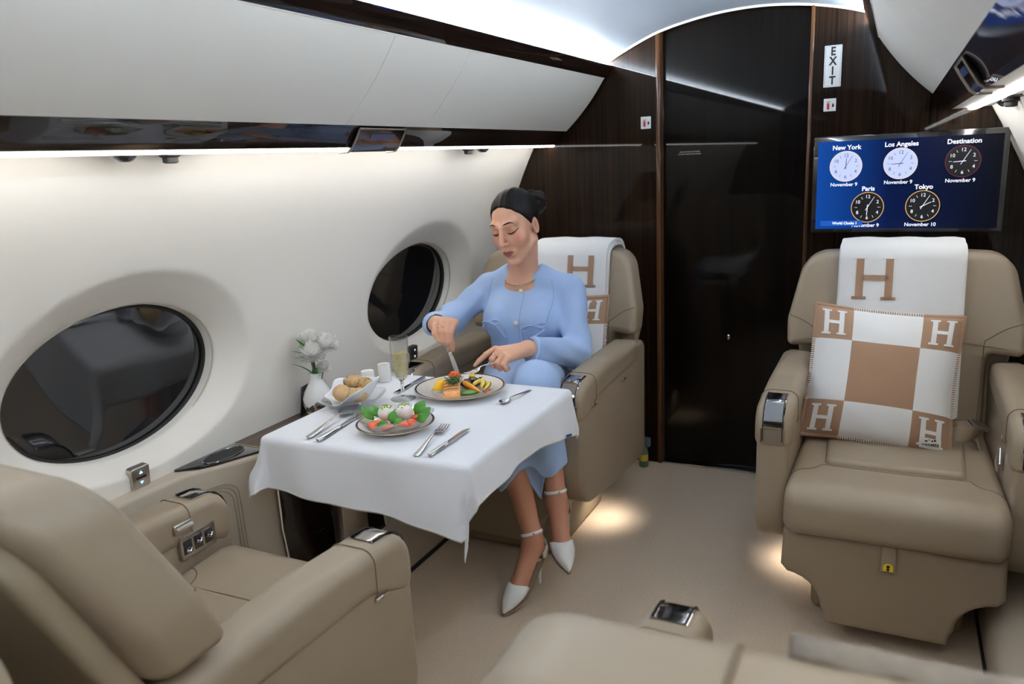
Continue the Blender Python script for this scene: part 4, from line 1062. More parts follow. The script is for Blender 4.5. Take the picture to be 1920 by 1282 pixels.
def smin(a, b, k):
    h = np.clip(0.5 + 0.5 * (b - a) / k, 0, 1)
    return b + (a - b) * h - k * h * (1 - h)
def smax(a, b, k): return -smin(-a, -b, k)
def surf(fn, lo, hi, h):
    """surface nets on a regular grid -> verts (n,3), quads (m,4)"""
    n = [int(math.ceil((hi[i] - lo[i]) / h)) + 1 for i in range(3)]
    ax = [lo[i] + h * np.arange(n[i], dtype=f32) for i in range(3)]
    P = np.meshgrid(*ax, indexing='ij')
    V = fn([p.astype(f32) for p in P]).astype(f32)
    S = V < 0
    nc = [k - 1 for k in n]
    acc = np.zeros(nc + [3], f32); cnt = np.zeros(nc, f32)
    def sl(arr, o): return arr[o[0]:o[0] + nc[0], o[1]:o[1] + nc[1], o[2]:o[2] + nc[2]]
    cor = [(i, j, k) for i in (0, 1) for j in (0, 1) for k in (0, 1)]
    for a in cor:
        for d in range(3):
            if a[d]: continue
            b = list(a); b[d] = 1
            va, vb = sl(V, a), sl(V, b); m = sl(S, a) != sl(S, b)
            t = np.where(m, va / np.where(m, va - vb, 1), 0)
            for e in range(3):
                acc[..., e] += np.where(m, (t if e == d else a[e]), 0)
            cnt += m
    act = cnt > 0
    idx = -np.ones(nc, np.int64); idx[act] = np.arange(act.sum())
    I = np.argwhere(act)
    verts = (I + acc[act] / cnt[act][:, None]) * h + np.array(lo)
    quads = []
    for d in range(3):
        e, g = [(1, 2), (2, 0), (0, 1)][d]
        o1 = [0, 0, 0]; o1[d] = 1
        A = S[:n[0] - o1[0], :n[1] - o1[1], :n[2] - o1[2]]; Bm = S[o1[0]:, o1[1]:, o1[2]:]
        ed = np.argwhere(A != Bm)
        ok = (ed[:, e] > 0) & (ed[:, g] > 0) & (ed[:, e] < nc[e]) & (ed[:, g] < nc[g]) & (ed[:, d] < nc[d])
        ed = ed[ok]; s0 = A[ed[:, 0], ed[:, 1], ed[:, 2]]
        def cell(de, dg):
            c = ed.copy(); c[:, e] -= de; c[:, g] -= dg; return idx[c[:, 0], c[:, 1], c[:, 2]]
        q = np.stack([cell(1, 1), cell(0, 1), cell(0, 0), cell(1, 0)], 1)
        q[~s0] = q[~s0][:, ::-1]
        quads.append(q)
    return verts, np.concatenate(quads)
def np_mesh(name, parts, smooth_it=0):
    V = []; Q = []; b = 0
    for v, q in parts:
        V.append(v); Q.append(q + b); b += len(v)
    V = np.concatenate(V); Q = np.concatenate(Q)
    for _ in range(smooth_it):
        s = np.zeros_like(V); c = np.zeros(len(V))
        for a, b_ in ((0, 1), (1, 2), (2, 3), (3, 0)):
            np.add.at(s, Q[:, a], V[Q[:, b_]]); np.add.at(c, Q[:, a], 1)
            np.add.at(s, Q[:, b_], V[Q[:, a]]); np.add.at(c, Q[:, b_], 1)
        V = V * 0.45 + (s / np.maximum(c, 1)[:, None]) * 0.55
    me = bpy.data.meshes.new(name)
    me.vertices.add(len(V)); me.vertices.foreach_set('co', V.astype(f32).ravel())
    me.loops.add(Q.size); me.loops.foreach_set('vertex_index', Q.astype(np.int32).ravel())
    me.polygons.add(len(Q)); me.polygons.foreach_set('loop_start', np.arange(0, Q.size, 4, dtype=np.int32))
    me.polygons.foreach_set('loop_total', np.full(len(Q), 4, np.int32))
    me.update(); me.validate()
    return me, V
def set_cols(me, cols):
    at = me.color_attributes.new('tint', 'FLOAT_COLOR', 'POINT')
    at.data.foreach_set('color', np.concatenate([cols, np.ones((len(cols), 1))], 1).astype(f32).ravel())

# ================================================================ THE WOMAN
person = empty('person', (-0.60, 2.45, 0), 0, 'woman in a pale blue jacket and skirt cutting her food at the table', 'person')
PINV = Matrix.Translation((0.60, -2.45, 0))
def pchild(o, parent=None):
    o.parent = parent or person
    if parent is None: o.matrix_parent_inverse = PINV
    return o
# ---- skeleton
HEAD_C = Vector((-0.586, 2.385, 1.131))
HR = Matrix.Rotation(math.radians(-8), 3, 'Z') @ Matrix.Rotation(math.radians(-7), 3, 'Y') @ Matrix.Rotation(math.radians(15), 3, 'X')
HS = 0.97
def H(p): return HEAD_C + HR @ (Vector(p) * HS)
def to_head(P):
    Ri = np.array(HR.transposed(), f32) / HS
    X, Y, Z = P[0] - HEAD_C.x, P[1] - HEAD_C.y, P[2] - HEAD_C.z
    return [Ri[0, 0] * X + Ri[0, 1] * Y + Ri[0, 2] * Z, Ri[1, 0] * X + Ri[1, 1] * Y + Ri[1, 2] * Z, Ri[2, 0] * X + Ri[2, 1] * Y + Ri[2, 2] * Z]
SHR, SHL = (-0.762, 2.485, 0.896), (-0.438, 2.505, 0.896)
ELR, ELL = (-0.868, 2.370, 0.792), (-0.392, 2.425, 0.690)
WRR, WRL = (-0.765, 2.125, 0.838), (-0.468, 2.195, 0.757)
KNR, KNL = (-0.530, 2.075, 0.560), (-0.425, 2.150, 0.655)
ANR, ANL = (-0.390, 2.000, 0.180), (-0.343, 2.090, 0.290)
TOR, TOL = (-0.424, 1.875, 0.024), (-0.272, 1.990, 0.135)
NECK = (-0.600, 2.460, 0.940)
def headf(P):
    hx, hy, hz = to_head(P); Q = [np.abs(hx), hy, hz]
    d = sd_ell(Q, (0, 0.016, 0.038), (0.0735, 0.092, 0.086))
    d = smin(d, sd_ell(Q, (0, -0.028, -0.028), (0.061, 0.058, 0.085)), 0.025)
    d = smin(d, sd_cap(Q, (0.052, 0.004, -0.055), (0.013, -0.064, -0.103), 0.019, 0.014), 0.024)
    d = smin(d, sd_ell(Q, (0, -0.071, -0.105), (0.016, 0.014, 0.013)), 0.016)
    d = smin(d, sd_ell(Q, (0.040, -0.053, -0.026), (0.023, 0.023, 0.023)), 0.022)
    d = smin(d, sd_cap(Q, (0.014, -0.083, 0.030), (0.046, -0.066, 0.033), 0.009, 0.008), 0.018)
    d = smax(d, -sd_ell(Q, (0.0305, -0.096, 0.011), (0.017, 0.014, 0.011)), 0.012)
    d = smin(d, sd_ell(Q, (0.0310, -0.0715, 0.009), (0.0155, 0.0130, 0.0120)), 0.006)
    d = smin(d, sd_cap(Q, (0, -0.084, 0.020), (0, -0.106, -0.026), 0.0070, 0.0090), 0.010)
    d = smin(d, sd_ell(Q, (0.0105, -0.0945, -0.0310), (0.0070, 0.0085, 0.0065)), 0.006)
    d = smax(d, -sd_ell(Q, (0.0062, -0.0985, -0.0390), (0.0032, 0.004, 0.0030)), 0.003)
    d = smin(d, sd_ell(Q, (0, -0.079, -0.066), (0.026, 0.013, 0.018)), 0.012)
    d = smin(d, sd_cap(Q, (0, -0.0915, -0.0600), (0.0195, -0.0810, -0.0650), 0.0050, 0.0020), 0.004)
    d = smin(d, sd_cap(Q, (0, -0.0900, -0.0720), (0.0175, -0.0810, -0.0670), 0.0060, 0.0022), 0.004)
    d = smax(d, -sd_cap(Q, (0, -0.0985, -0.0660), (0.019, -0.0870, -0.0665), 0.0014, 0.0008), 0.002)
    e = sd_ell(Q, (0.074, 0.014, -0.008), (0.0075, 0.017, 0.030))
    e = smax(e, -sd_ell(Q, (0.081, 0.010, -0.004), (0.006, 0.009, 0.017)), 0.004)
    d = smin(d, e, 0.005)
    return d
def neckf(P):
    a = H((0, 0.026, -0.055)); d = sd_cap(P, a, NECK, 0.049, 0.053)
    d = smin(d, sd_ell(P, (-0.600, 2.462, 0.915), (0.085, 0.056, 0.050)), 0.03)
    return d
def skin_head(P): return smin(headf(P), neckf(P), 0.022)
parts = [surf(skin_head, (-0.74, 2.25, 0.895), (-0.46, 2.56, 1.28), 0.0021)]
nh = len(parts[0][0])

# ---- hands: fingers as chains of short tapered segments (world coordinates)
def hand(wr, el, palm, fingers, lo, hi, h=0.0017):
    def fn(P):
        d = sd_cap(P, el, wr, 0.038, 0.0245)
        for a, b, ra, rb in palm: d = smin(d, sd_cap(P, a, b, ra, rb), 0.012)
        for ch, rad in fingers:
            g = None
            for i in range(len(ch) - 1):
                s_ = sd_cap(P, ch[i], ch[i + 1], rad[i], rad[i + 1])
                g = s_ if g is None else smin(g, s_, 0.003)
            d = smin(d, g, 0.0045)
        return d
    return surf(fn, lo, hi, h)
# right hand: back of the hand up, fingers hanging down round the knife handle
kx = Vector((-0.712, 2.092, 0.856))
def off(p, dx, dy, dz): return (p[0] + dx, p[1] + dy, p[2] + dz)
# knuckle row runs along the camera's horizontal (0.90, 0.43, 0)
r_dir = Vector((0.90, 0.435, -0.02)); kn = [kx + r_dir * t for t in (-0.033, -0.011, 0.0105, 0.031)]
kn[0] += Vector((0, 0, -0.010)); kn[3] += Vector((0, 0, -0.004))
palmR = [(WRR, tuple(kn[0] + Vector((0, 0.004, -0.004))), 0.021, 0.0125), (WRR, tuple(kn[1] + Vector((0, 0.004, 0))), 0.022, 0.0130), (WRR, tuple(kn[2] + Vector((0, 0.004, 0))), 0.022, 0.0130), (WRR, tuple(kn[3] + Vector((0, 0.004, 0))), 0.021, 0.0125)]
def chain(p, *ds):
    out = [tuple(p)]; q = Vector(p)
    for d in ds: q = q + Vector(d); out.append(tuple(q))
    return out
fingR = [
    (chain(kn[0], (0.008, -0.018, -0.024), (0.012, 0.004, -0.022), (0.006, 0.012, -0.010)), (0.0095, 0.0088, 0.0078, 0.0065)),
    (chain(kn[1], (0.006, -0.020, -0.028), (0.007, 0.000, -0.030), (0.003, 0.010, -0.016)), (0.0102, 0.0094, 0.0082, 0.0066)),
    (chain(kn[2], (0.003, -0.020, -0.030), (0.004, -0.002, -0.032), (0.001, 0.006, -0.022)), (0.0104, 0.0095, 0.0084, 0.0066)),
    (chain(kn[3], (-0.004, -0.020, -0.030), (-0.006, -0.004, -0.030), (-0.002, 0.000, -0.022)), (0.0102, 0.0094, 0.0084, 0.0064)),
    (chain(Vector(WRR) + Vector((0.030, -0.006, -0.010)), (0.022, -0.002, -0.022), (0.012, -0.008, -0.026), (0.004, -0.006, -0.018)), (0.0150, 0.0115, 0.0098, 0.0074)),
]
parts.append(hand(WRR, ELR, palmR, fingR, (-0.83, 2.02, 0.74), (-0.65, 2.22, 0.90)))
# left hand: index stretched along the fork, the others curled under
kl = [Vector(p) for p in ((-0.553, 2.130, 0.768), (-0.536, 2.118, 0.762), (-0.516, 2.110, 0.754), (-0.498, 2.108, 0.746))]
palmL = [(WRL, tuple(kl[0] + Vector((0.006, 0.006, -0.006))), 0.021, 0.0125), (WRL, tuple(kl[1] + Vector((0.004, 0.006, -0.006))), 0.022, 0.0130), (WRL, tuple(kl[2] + Vector((0.002, 0.006, -0.006))), 0.022, 0.0130), (WRL, tuple(kl[3] + Vector((0, 0.006, -0.004))), 0.021, 0.0120)]
fingL = [
    (chain(kl[0], (-0.024, -0.020, -0.016), (-0.018, -0.014, -0.018), (-0.012, -0.010, -0.014)), (0.0102, 0.0092, 0.0082, 0.0062)),
    (chain(kl[1], (-0.014, -0.022, -0.020), (0.002, 0.004, -0.024), (0.012, 0.014, -0.006)), (0.0104, 0.0094, 0.0084, 0.0066)),
    (chain(kl[2], (-0.012, -0.020, -0.022), (0.004, 0.008, -0.020), (0.006, 0.014, 0.0)), (0.0104, 0.0094, 0.0084, 0.0066)),
    (chain(kl[3], (-0.010, -0.016, -0.020), (0.004, 0.008, -0.016), (0.004, 0.012, 0.002)), (0.0094, 0.0086, 0.0076, 0.0062)),
    (chain(Vector(WRL) + Vector((-0.030, -0.004, -0.008)), (-0.030, -0.012, -0.016), (-0.022, -0.018, -0.010), (-0.016, -0.014, -0.008)), (0.0150, 0.0115, 0.0098, 0.0072)),
]
parts.append(hand(WRL, ELL, palmL, fingL, (-0.63, 2.04, 0.68), (-0.42, 2.26, 0.82)))
# ---- torso core and legs, coarser (mostly under the clothes)
def coref(P):
    d = sd_ell(P, (-0.600, 2.485, 0.80), (0.130, 0.085, 0.16))
    d = smin(d, sd_ell(P, (-0.600, 2.50, 0.60), (0.140, 0.105, 0.12)), 0.05)
    d = smin(d, sd_cap(P, SHR, ELR, 0.040, 0.034), 0.03); d = smin(d, sd_cap(P, SHL, ELL, 0.040, 0.034), 0.03)
    d = smin(d, sd_cap(P, ELR, WRR, 0.032, 0.023), 0.02); d = smin(d, sd_cap(P, ELL, WRL, 0.032, 0.023), 0.02)
    for hp, kn_, an, to, sg in (((-0.665, 2.47, 0.565), KNR, ANR, TOR, -1), ((-0.535, 2.47, 0.585), KNL, ANL, TOL, 1)):
        d = smin(d, sd_cap(P, hp, kn_, 0.075, 0.052), 0.04)
        kv, av, tv = Vector(kn_), Vector(an), Vector(to)
        calf = kv + (av - kv) * 0.33 + Vector((0, 0.016, 0))
        d = smin(d, sd_cap(P, kv, calf, 0.048, 0.049), 0.02)
        d = smin(d, sd_cap(P, calf, tuple(av + Vector((0, 0, 0.03))), 0.047, 0.0285), 0.02)
        d = smin(d, sd_cap(P, tuple(av + Vector((0, 0, 0.03))), an, 0.0285, 0.031), 0.015)
        heel = av + Vector((0.004, 0.030, -0.028)); ball_ = tv + (av - tv) * 0.40 + Vector((0, -0.006, -0.022))
        d = smin(d, sd_cap(P, an, tuple(heel), 0.030, 0.027), 0.015)
        d = smin(d, sd_cap(P, an, tuple(ball_), 0.031, 0.027), 0.018)
        side = (tv - av).cross(Vector((0, 0, 1))).normalized() * 0.014
        d = smin(d, sd_cap(P, tuple(ball_ + side), tuple(tv + (av - tv) * 0.22), 0.022, 0.016), 0.012)
        d = smin(d, sd_cap(P, tuple(ball_ - side), tuple(tv + (av - tv) * 0.22), 0.022, 0.016), 0.012)
    return d
parts.append(surf(coref, (-0.93, 1.83, 0.0), (-0.22, 2.63, 0.96), 0.0058))
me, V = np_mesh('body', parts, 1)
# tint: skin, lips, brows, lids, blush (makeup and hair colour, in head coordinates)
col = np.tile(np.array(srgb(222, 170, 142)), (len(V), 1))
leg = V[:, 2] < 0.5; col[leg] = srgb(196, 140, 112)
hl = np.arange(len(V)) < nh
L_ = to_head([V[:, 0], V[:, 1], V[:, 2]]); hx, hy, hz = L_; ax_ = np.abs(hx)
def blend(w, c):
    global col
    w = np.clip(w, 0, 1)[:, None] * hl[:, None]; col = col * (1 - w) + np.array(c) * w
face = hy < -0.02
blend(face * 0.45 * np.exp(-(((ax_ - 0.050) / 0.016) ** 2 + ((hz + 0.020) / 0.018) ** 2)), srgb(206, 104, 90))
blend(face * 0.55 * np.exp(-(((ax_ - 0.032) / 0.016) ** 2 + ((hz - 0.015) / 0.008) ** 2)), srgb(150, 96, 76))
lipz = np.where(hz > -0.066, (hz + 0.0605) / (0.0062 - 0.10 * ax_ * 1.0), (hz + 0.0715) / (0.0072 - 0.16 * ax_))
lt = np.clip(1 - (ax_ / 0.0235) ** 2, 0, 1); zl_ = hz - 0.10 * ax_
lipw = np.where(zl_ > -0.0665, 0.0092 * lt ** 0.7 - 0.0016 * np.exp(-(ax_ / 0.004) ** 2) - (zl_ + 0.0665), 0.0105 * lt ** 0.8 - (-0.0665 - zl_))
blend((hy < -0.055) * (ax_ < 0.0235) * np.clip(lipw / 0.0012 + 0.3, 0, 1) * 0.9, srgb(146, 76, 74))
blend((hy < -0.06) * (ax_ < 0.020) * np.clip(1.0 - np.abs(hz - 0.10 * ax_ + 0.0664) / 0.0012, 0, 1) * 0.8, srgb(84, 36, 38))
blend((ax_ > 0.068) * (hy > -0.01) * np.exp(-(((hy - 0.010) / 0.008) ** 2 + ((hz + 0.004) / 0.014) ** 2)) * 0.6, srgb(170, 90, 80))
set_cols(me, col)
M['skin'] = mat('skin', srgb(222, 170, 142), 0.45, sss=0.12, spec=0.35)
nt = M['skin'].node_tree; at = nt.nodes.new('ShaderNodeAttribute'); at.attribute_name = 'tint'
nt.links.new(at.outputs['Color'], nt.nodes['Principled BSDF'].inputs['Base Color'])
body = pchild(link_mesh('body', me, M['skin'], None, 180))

# eyebrows and lash lines lie on the face as fine strands
fb = bvh_of(body)
def face_line(name, pts, rad, mm, lift=0.0006):
    out = []
    for p in bez([Vector((x, 0, z)) for x, z in pts], 26):
        a0 = H((p.x, -0.20, p.z)); d = (H((p.x, 0.0, p.z)) - a0).normalized(); h = fb.ray_cast(a0, d)
        if h[0] is not None: out.append(h[0] - d * lift)
    rr = [rad * min(1.0, 0.25 + 3.0 * i / len(out), 0.20 + 1.6 * (1 - i / len(out))) for i in range(len(out))]
    return pchild(MB().tube(out, rr, 8).build(name, mm))
M['brow'] = mat('brow_dark', srgb(26, 19, 18), 0.6, spec=0.2)
for sx in (-1, 1):
    face_line('eyebrow', [(sx * 0.0140, 0.0350), (sx * 0.024, 0.0370), (sx * 0.034, 0.0383), (sx * 0.043, 0.0368), (sx * 0.0495, 0.0335)], 0.0024, M['brow'])
    face_line('eyelash', [(sx * 0.0180, 0.0050), (sx * 0.024, 0.0012), (sx * 0.032, -0.0002), (sx * 0.040, 0.0020), (sx * 0.047, 0.0060), (sx * 0.0535, 0.0110)], 0.0021, M['brow'], 0.0010)

# ---- hair: smooth cap combed back from a centre parting into a low bun
def hairf(P):
    hx, hy, hz = to_head(P)
    q = [np.abs(hx), hy, hz]
    d = sd_ell(q, (0, 0.018, 0.038), (0.0790, 0.0985, 0.0925))
    d = smax(d, -(hy * 0.78 + hz * 0.62 - 0.010 + 0.35 * np.abs(hx) * (hz > 0) * 0.35), 0.006)
    d = d + 0.0007 * np.sin(hx * 260 + hy * 40)
    b = sd_ell([hx, hy, hz], (0.026, 0.122, 0.044), (0.043, 0.042, 0.043))
    ang = np.arctan2(hz - 0.046, hx - 0.026); rad = np.sqrt((hx - 0.026) ** 2 + (hz - 0.046) ** 2)
    b = b + 0.0034 * np.sin(ang * 4 + rad * 230) + 0.0015 * np.sin(hy * 300 + ang * 7)
    d = smin(d, b, 0.008)
    return d
me, V = np_mesh('hair', [surf(hairf, (-0.74, 2.22, 1.00), (-0.46, 2.60, 1.30), 0.0026)], 1)
hx, hy, hz = to_head([V[:, 0], V[:, 1], V[:, 2]])
col = np.tile(np.array(srgb(20, 16, 16)), (len(V), 1))
bunw = np.clip((hy - 0.098) / 0.012, 0, 1)[:, None]; col = col * (1 - bunw) + np.array(srgb(34, 24, 21)) * bunw
w = (np.clip(1 - np.abs(hx) / 0.0024, 0, 1) * (hy < 0.0) * 0.35)[:, None]; col = col * (1 - w) + np.array(srgb(150, 118, 104)) * w
set_cols(me, col)
M['hair'] = mat('dark_hair', (0.01, 0.008, 0.008), 0.5, spec=0.22)
nt = M['hair'].node_tree; at = nt.nodes.new('ShaderNodeAttribute'); at.attribute_name = 'tint'
nt.links.new(at.outputs['Color'], nt.nodes['Principled BSDF'].inputs['Base Color'])
hair = pchild(link_mesh('hair', me, M['hair'], None, 180))

# ---- jacket
M['blue'] = mat('pale_blue_wool', srgb(168, 193, 232), 0.75, bump=0.10, bscale=700, spec=0.2, sheen=0.25, var=0.02, vscale=20)
def jacketf(P):
    d = sd_ell(P, (-0.601, 2.492, 0.820), (0.158, 0.105, 0.150))
    d = smin(d, sd_cap(P, (-0.742, 2.485, 0.905), (-0.460, 2.500, 0.905), 0.040, 0.040), 0.045)
    d = smin(d, sd_cap(P, (-0.650, 2.472, 0.945), (-0.550, 2.472, 0.945), 0.044, 0.044), 0.03)
    d = smin(d, sd_cap(P, (-0.655, 2.475, 0.950), (-0.745, 2.485, 0.915), 0.034, 0.034), 0.03)
    d = smin(d, sd_cap(P, (-0.545, 2.475, 0.950), (-0.455, 2.500, 0.915), 0.034, 0.034), 0.03)
    d = smin(d, sd_ell(P, (-0.668, 2.415, 0.800), (0.072, 0.066, 0.070)), 0.05)
    d = smin(d, sd_ell(P, (-0.530, 2.418, 0.800), (0.072, 0.066, 0.070)), 0.05)
    d = smin(d, sd_ell(P, (-0.601, 2.485, 0.680), (0.140, 0.108, 0.130)), 0.05)
    d = smin(d, sd_ell(P, (-0.601, 2.480, 0.590), (0.165, 0.128, 0.050)), 0.045)
    # sleeves, with pulled folds near elbow and armpit
    X, Y, Z = P
    sr = smin(sd_cap(P, SHR, ELR, 0.051, 0.048), sd_cap(P, ELR, (WRR[0] - 0.016, WRR[1] + 0.016, WRR[2] - 0.003), 0.048, 0.041), 0.025)
    sr = sr + 0.0034 * np.sin(64 * (X * 0.55 + Y * 0.8 + Z * 0.35) + 9 * Z) * np.exp(-((Y - 2.37) / 0.10) ** 2) + 0.0018 * np.sin(150 * (X * 0.3 + Y * 0.5 - Z * 0.6))* np.exp(-((Y - 2.42) / 0.06) ** 2)
    sl = smin(sd_cap(P, SHL, ELL, 0.051, 0.048), sd_cap(P, ELL, (WRL[0] + 0.004, WRL[1] + 0.012, WRL[2] - 0.003), 0.048, 0.043), 0.025)
    sl = sl + 0.0036 * np.sin(70 * (X * 0.5 - Y * 0.35 + Z * 0.85) + 6 * Y) * np.exp(-((Z - 0.75) / 0.09) ** 2) + 0.0018 * np.sin(140 * (X * 0.6 + Z * 0.6 + Y * 0.3)) * np.exp(-((Z - 0.72) / 0.05) ** 2)
    d = smin(d, sr, 0.022); d = smin(d, sl, 0.022)
    d = d + 0.0026 * np.sin(52 * (Z + 0.5 * X)) * np.exp(-((Z - 0.69) / 0.07) ** 2) + 0.0016 * np.sin(40 * (X * 1.2 - Z * 0.8)) * np.exp(-((Z - 0.84) / 0.08) ** 2)
    # round neckline, hem, cuffs hollowed out
    nb = sd_ell(P, (-0.597, 2.440, 0.998), (0.066, 0.080, 0.054))
    d = smax(d, -nb, 0.006)
    d = smax(d, -(sd_cap(P, (WRR[0] + 0.05, WRR[1] - 0.05, WRR[2]), (WRR[0] - 0.016, WRR[1] + 0.018, WRR[2] - 0.003), 0.033, 0.033)), 0.003)
    d = smax(d, -(sd_cap(P, (WRL[0] - 0.05, WRL[1] - 0.02, WRL[2] + 0.012), (WRL[0] + 0.010, WRL[1] + 0.034, WRL[2] - 0.009), 0.031, 0.031)), 0.003)
    cut = (X - WRR[0]) * 0.36 + (Y - WRR[1]) * -0.93          # cut the right sleeve square at the cuff
    d = np.where((X < -0.72) & (Y < 2.25), np.maximum(d, cut - 0.012), d)
    cutl = (X - WRL[0]) * -0.40 + (Y - WRL[1]) * -0.86 + (Z - WRL[2]) * 0.25
    d = np.where((X > -0.56) & (Y < 2.30) & (Z < 0.85), np.maximum(d, cutl + 0.012), d)
    return d
me, V = np_mesh('jacket', [surf(jacketf, (-0.945, 2.08, 0.530), (-0.315, 2.635, 1.005), 0.0038)], 1)
jacket = pchild(link_mesh('jacket', me, M['blue'], None, 180))
jb = bvh_of(jacket)
def onj(x, z, lift=0.001):
    h = jb.ray_cast(Vector((x, 1.9, z)), Vector((0, 1, 0)))
    return (h[0] + h[1] * lift) if h[0] is not None else None
def jtube(name, xz, r, mm, lift=0.001, n=24):
    pts = [onj(p.x, p.z, lift) for p in bez([Vector((x, 0, z)) for x, z in xz], n)]
    pts = [p for p in pts if p is not None]
    o = MB().tube(pts, r, 6).build(name, mm, jacket); o.matrix_parent_inverse = Matrix.Identity(4); return o
M['blue_edge'] = mat('blue_piping', srgb(140, 168, 214), 0.75)
for sx in (-1, 1):
    jtube('armhole_seam', [(-0.600 + sx * 0.112, 0.945), (-0.600 + sx * 0.122, 0.90), (-0.600 + sx * 0.126, 0.85), (-0.600 + sx * 0.120, 0.80)], 0.0011, M['blue_edge'], 0.0)
jtube('placket', [(-0.574, 0.925), (-0.576, 0.82), (-0.584, 0.70), (-0.590, 0.60)], 0.0016, M['blue_edge'], 0.0)
for sx, zz in ((-1, 0.80), (1, 0.795)):
    cx = -0.600 + sx * 0.085
    # pocket edge and its little bow
    jtube('pocket_edge', [(cx - 0.052, zz - 0.02), (cx - 0.050, zz - 0.075), (cx, zz - 0.092), (cx + 0.048, zz - 0.075), (cx + 0.050, zz - 0.02)], 0.0013, M['blue_edge'], 0.0003)
    jtube('bow', [(cx - 0.040, zz - 0.065), (cx - 0.026, zz - 0.020), (cx, zz + 0.004), (cx + 0.028, zz - 0.014), (cx + 0.046, zz - 0.052)], 0.0030, M['blue'], 0.002)
    jtube('bow', [(cx - 0.006, zz + 0.004), (cx - 0.034, zz - 0.002), (cx - 0.052, zz - 0.016), (cx - 0.036, zz - 0.022), (cx - 0.008, zz)], 0.0032, M['blue'], 0.0025)
    jtube('bow', [(cx - 0.002, zz + 0.003), (cx + 0.020, zz + 0.012), (cx + 0.036, zz + 0.006), (cx + 0.024, zz - 0.004), (cx, zz)], 0.0032, M['blue'], 0.0025)
jtube('bow', [(-0.700, 0.645), (-0.690, 0.672), (-0.672, 0.690), (-0.655, 0.678)], 0.0032, M['blue'], 0.002)
M['ivory'] = mat('ivory_button', srgb(232, 224, 200), 0.3, coat=0.4)
for x, z in ((-0.585, 0.905), (-0.590, 0.800), (-0.594, 0.700), (-0.598, 0.640)):
    p = onj(x, z, 0.002)
    o = MB().ball(p, (0.0085, 0.005, 0.0085), 14, 8).build('button', M['ivory'], jacket)

# ---- necklace: curb chain lying on the collar bones
nbv = bvh_of(body)
pts = []
for k in range(64):
    a = -PI * 0.62 + PI * 1.24 * k / 63
    c = Vector((-0.598 + 0.064 * math.sin(a), 2.462 - 0.070 * math.cos(a), 0.950 - 0.028 * math.cos(a) + 0.006))
    h = nbv.find_nearest(c); pts.append(h[0] + h[1] * 0.0022)
mb = MB()
for k in range(len(pts) - 1):
    c = (pts[k] + pts[k + 1]) / 2; d = (pts[k + 1] - pts[k])
    T = Matrix.Translation(c) @ d.to_track_quat('X', 'Z').to_matrix().to_4x4() @ Matrix.Rotation(0.7 if k % 2 else -0.7, 4, 'X')
    ring = [(d.length * 0.85 * math.cos(2 * PI * j / 8), 0.0028 * math.sin(2 * PI * j / 8), 0) for j in range(8)]
    mb.tube([T @ Vector(p) for p in ring], 0.0010, 5, close=True)
o = pchild(mb.build('necklace', mat('chain_silver_gold', (0.86, 0.78, 0.62), 0.15, metal=1)))

# ---- skirt
def skirtf(P):
    X, Y, Z = P
    d = sd_ell(P, (-0.600, 2.490, 0.570), (0.172, 0.135, 0.095))
    d = smin(d, sd_cap(P, (-0.540, 2.450, 0.600), (KNL[0], KNL[1], KNL[2] - 0.002), 0.095, 0.071), 0.05)
    d = smin(d, sd_cap(P, (-0.665, 2.450, 0.575), KNR, 0.092, 0.072), 0.05)
    d = smin(d, sd_cap(P, KNL, (-0.372, 2.105, 0.40), 0.072, 0.062), 0.03)
    d = smin(d, sd_cap(P, KNR, (-0.455, 2.035, 0.36), 0.070, 0.060), 0.03)
    d = smin(d, sd_cap(P, (-0.48, 2.12, 0.58), (-0.42, 2.07, 0.38), 0.05, 0.045), 0.04)
    d = d + 0.0022 * np.sin(60 * (X * 0.8 + Z * 0.35 + 0.2 * Y)) * np.clip((0.62 - Z) / 0.12, 0, 1)
    d = d + 0.0020 * np.sin(55 * (Y + 0.6 * Z)) * np.exp(-((Y - 2.33) / 0.08) ** 2)
    hem = 0.415 - 0.9 * np.clip(-X - 0.395, 0, 0.06) + 0.03 * np.sin(X * 40)
    d = smax(d, hem - Z, 0.004)
    return d
me, V = np_mesh('skirt', [surf(skirtf, (-0.80, 1.94, 0.31), (-0.27, 2.64, 0.79), 0.0050)], 1)
skirt = pchild(link_mesh('skirt', me, M['blue'], None, 180))
# free-hanging tail of the skirt between the shins
mb = MB(); rg = []
for i in range(13):
    t = i / 12; z = 0.47 - 0.165 * t; wd = 0.052 * (1 - t ** 2.2) + 0.003
    rg.append([(-0.424 + 0.040 * t + wd * s_, 2.045 + 0.010 * t + 0.012 * math.sin(s_ * 2.0 + t), z + 0.03 * s_ * s_) for s_ in np.linspace(-1, 1, 9)])
o = mb.rings(rg, False).build('skirt_tail', M['blue'], None, 180); o.modifiers.new('s', 'SOLIDIFY').thickness = 0.002; pchild(o)

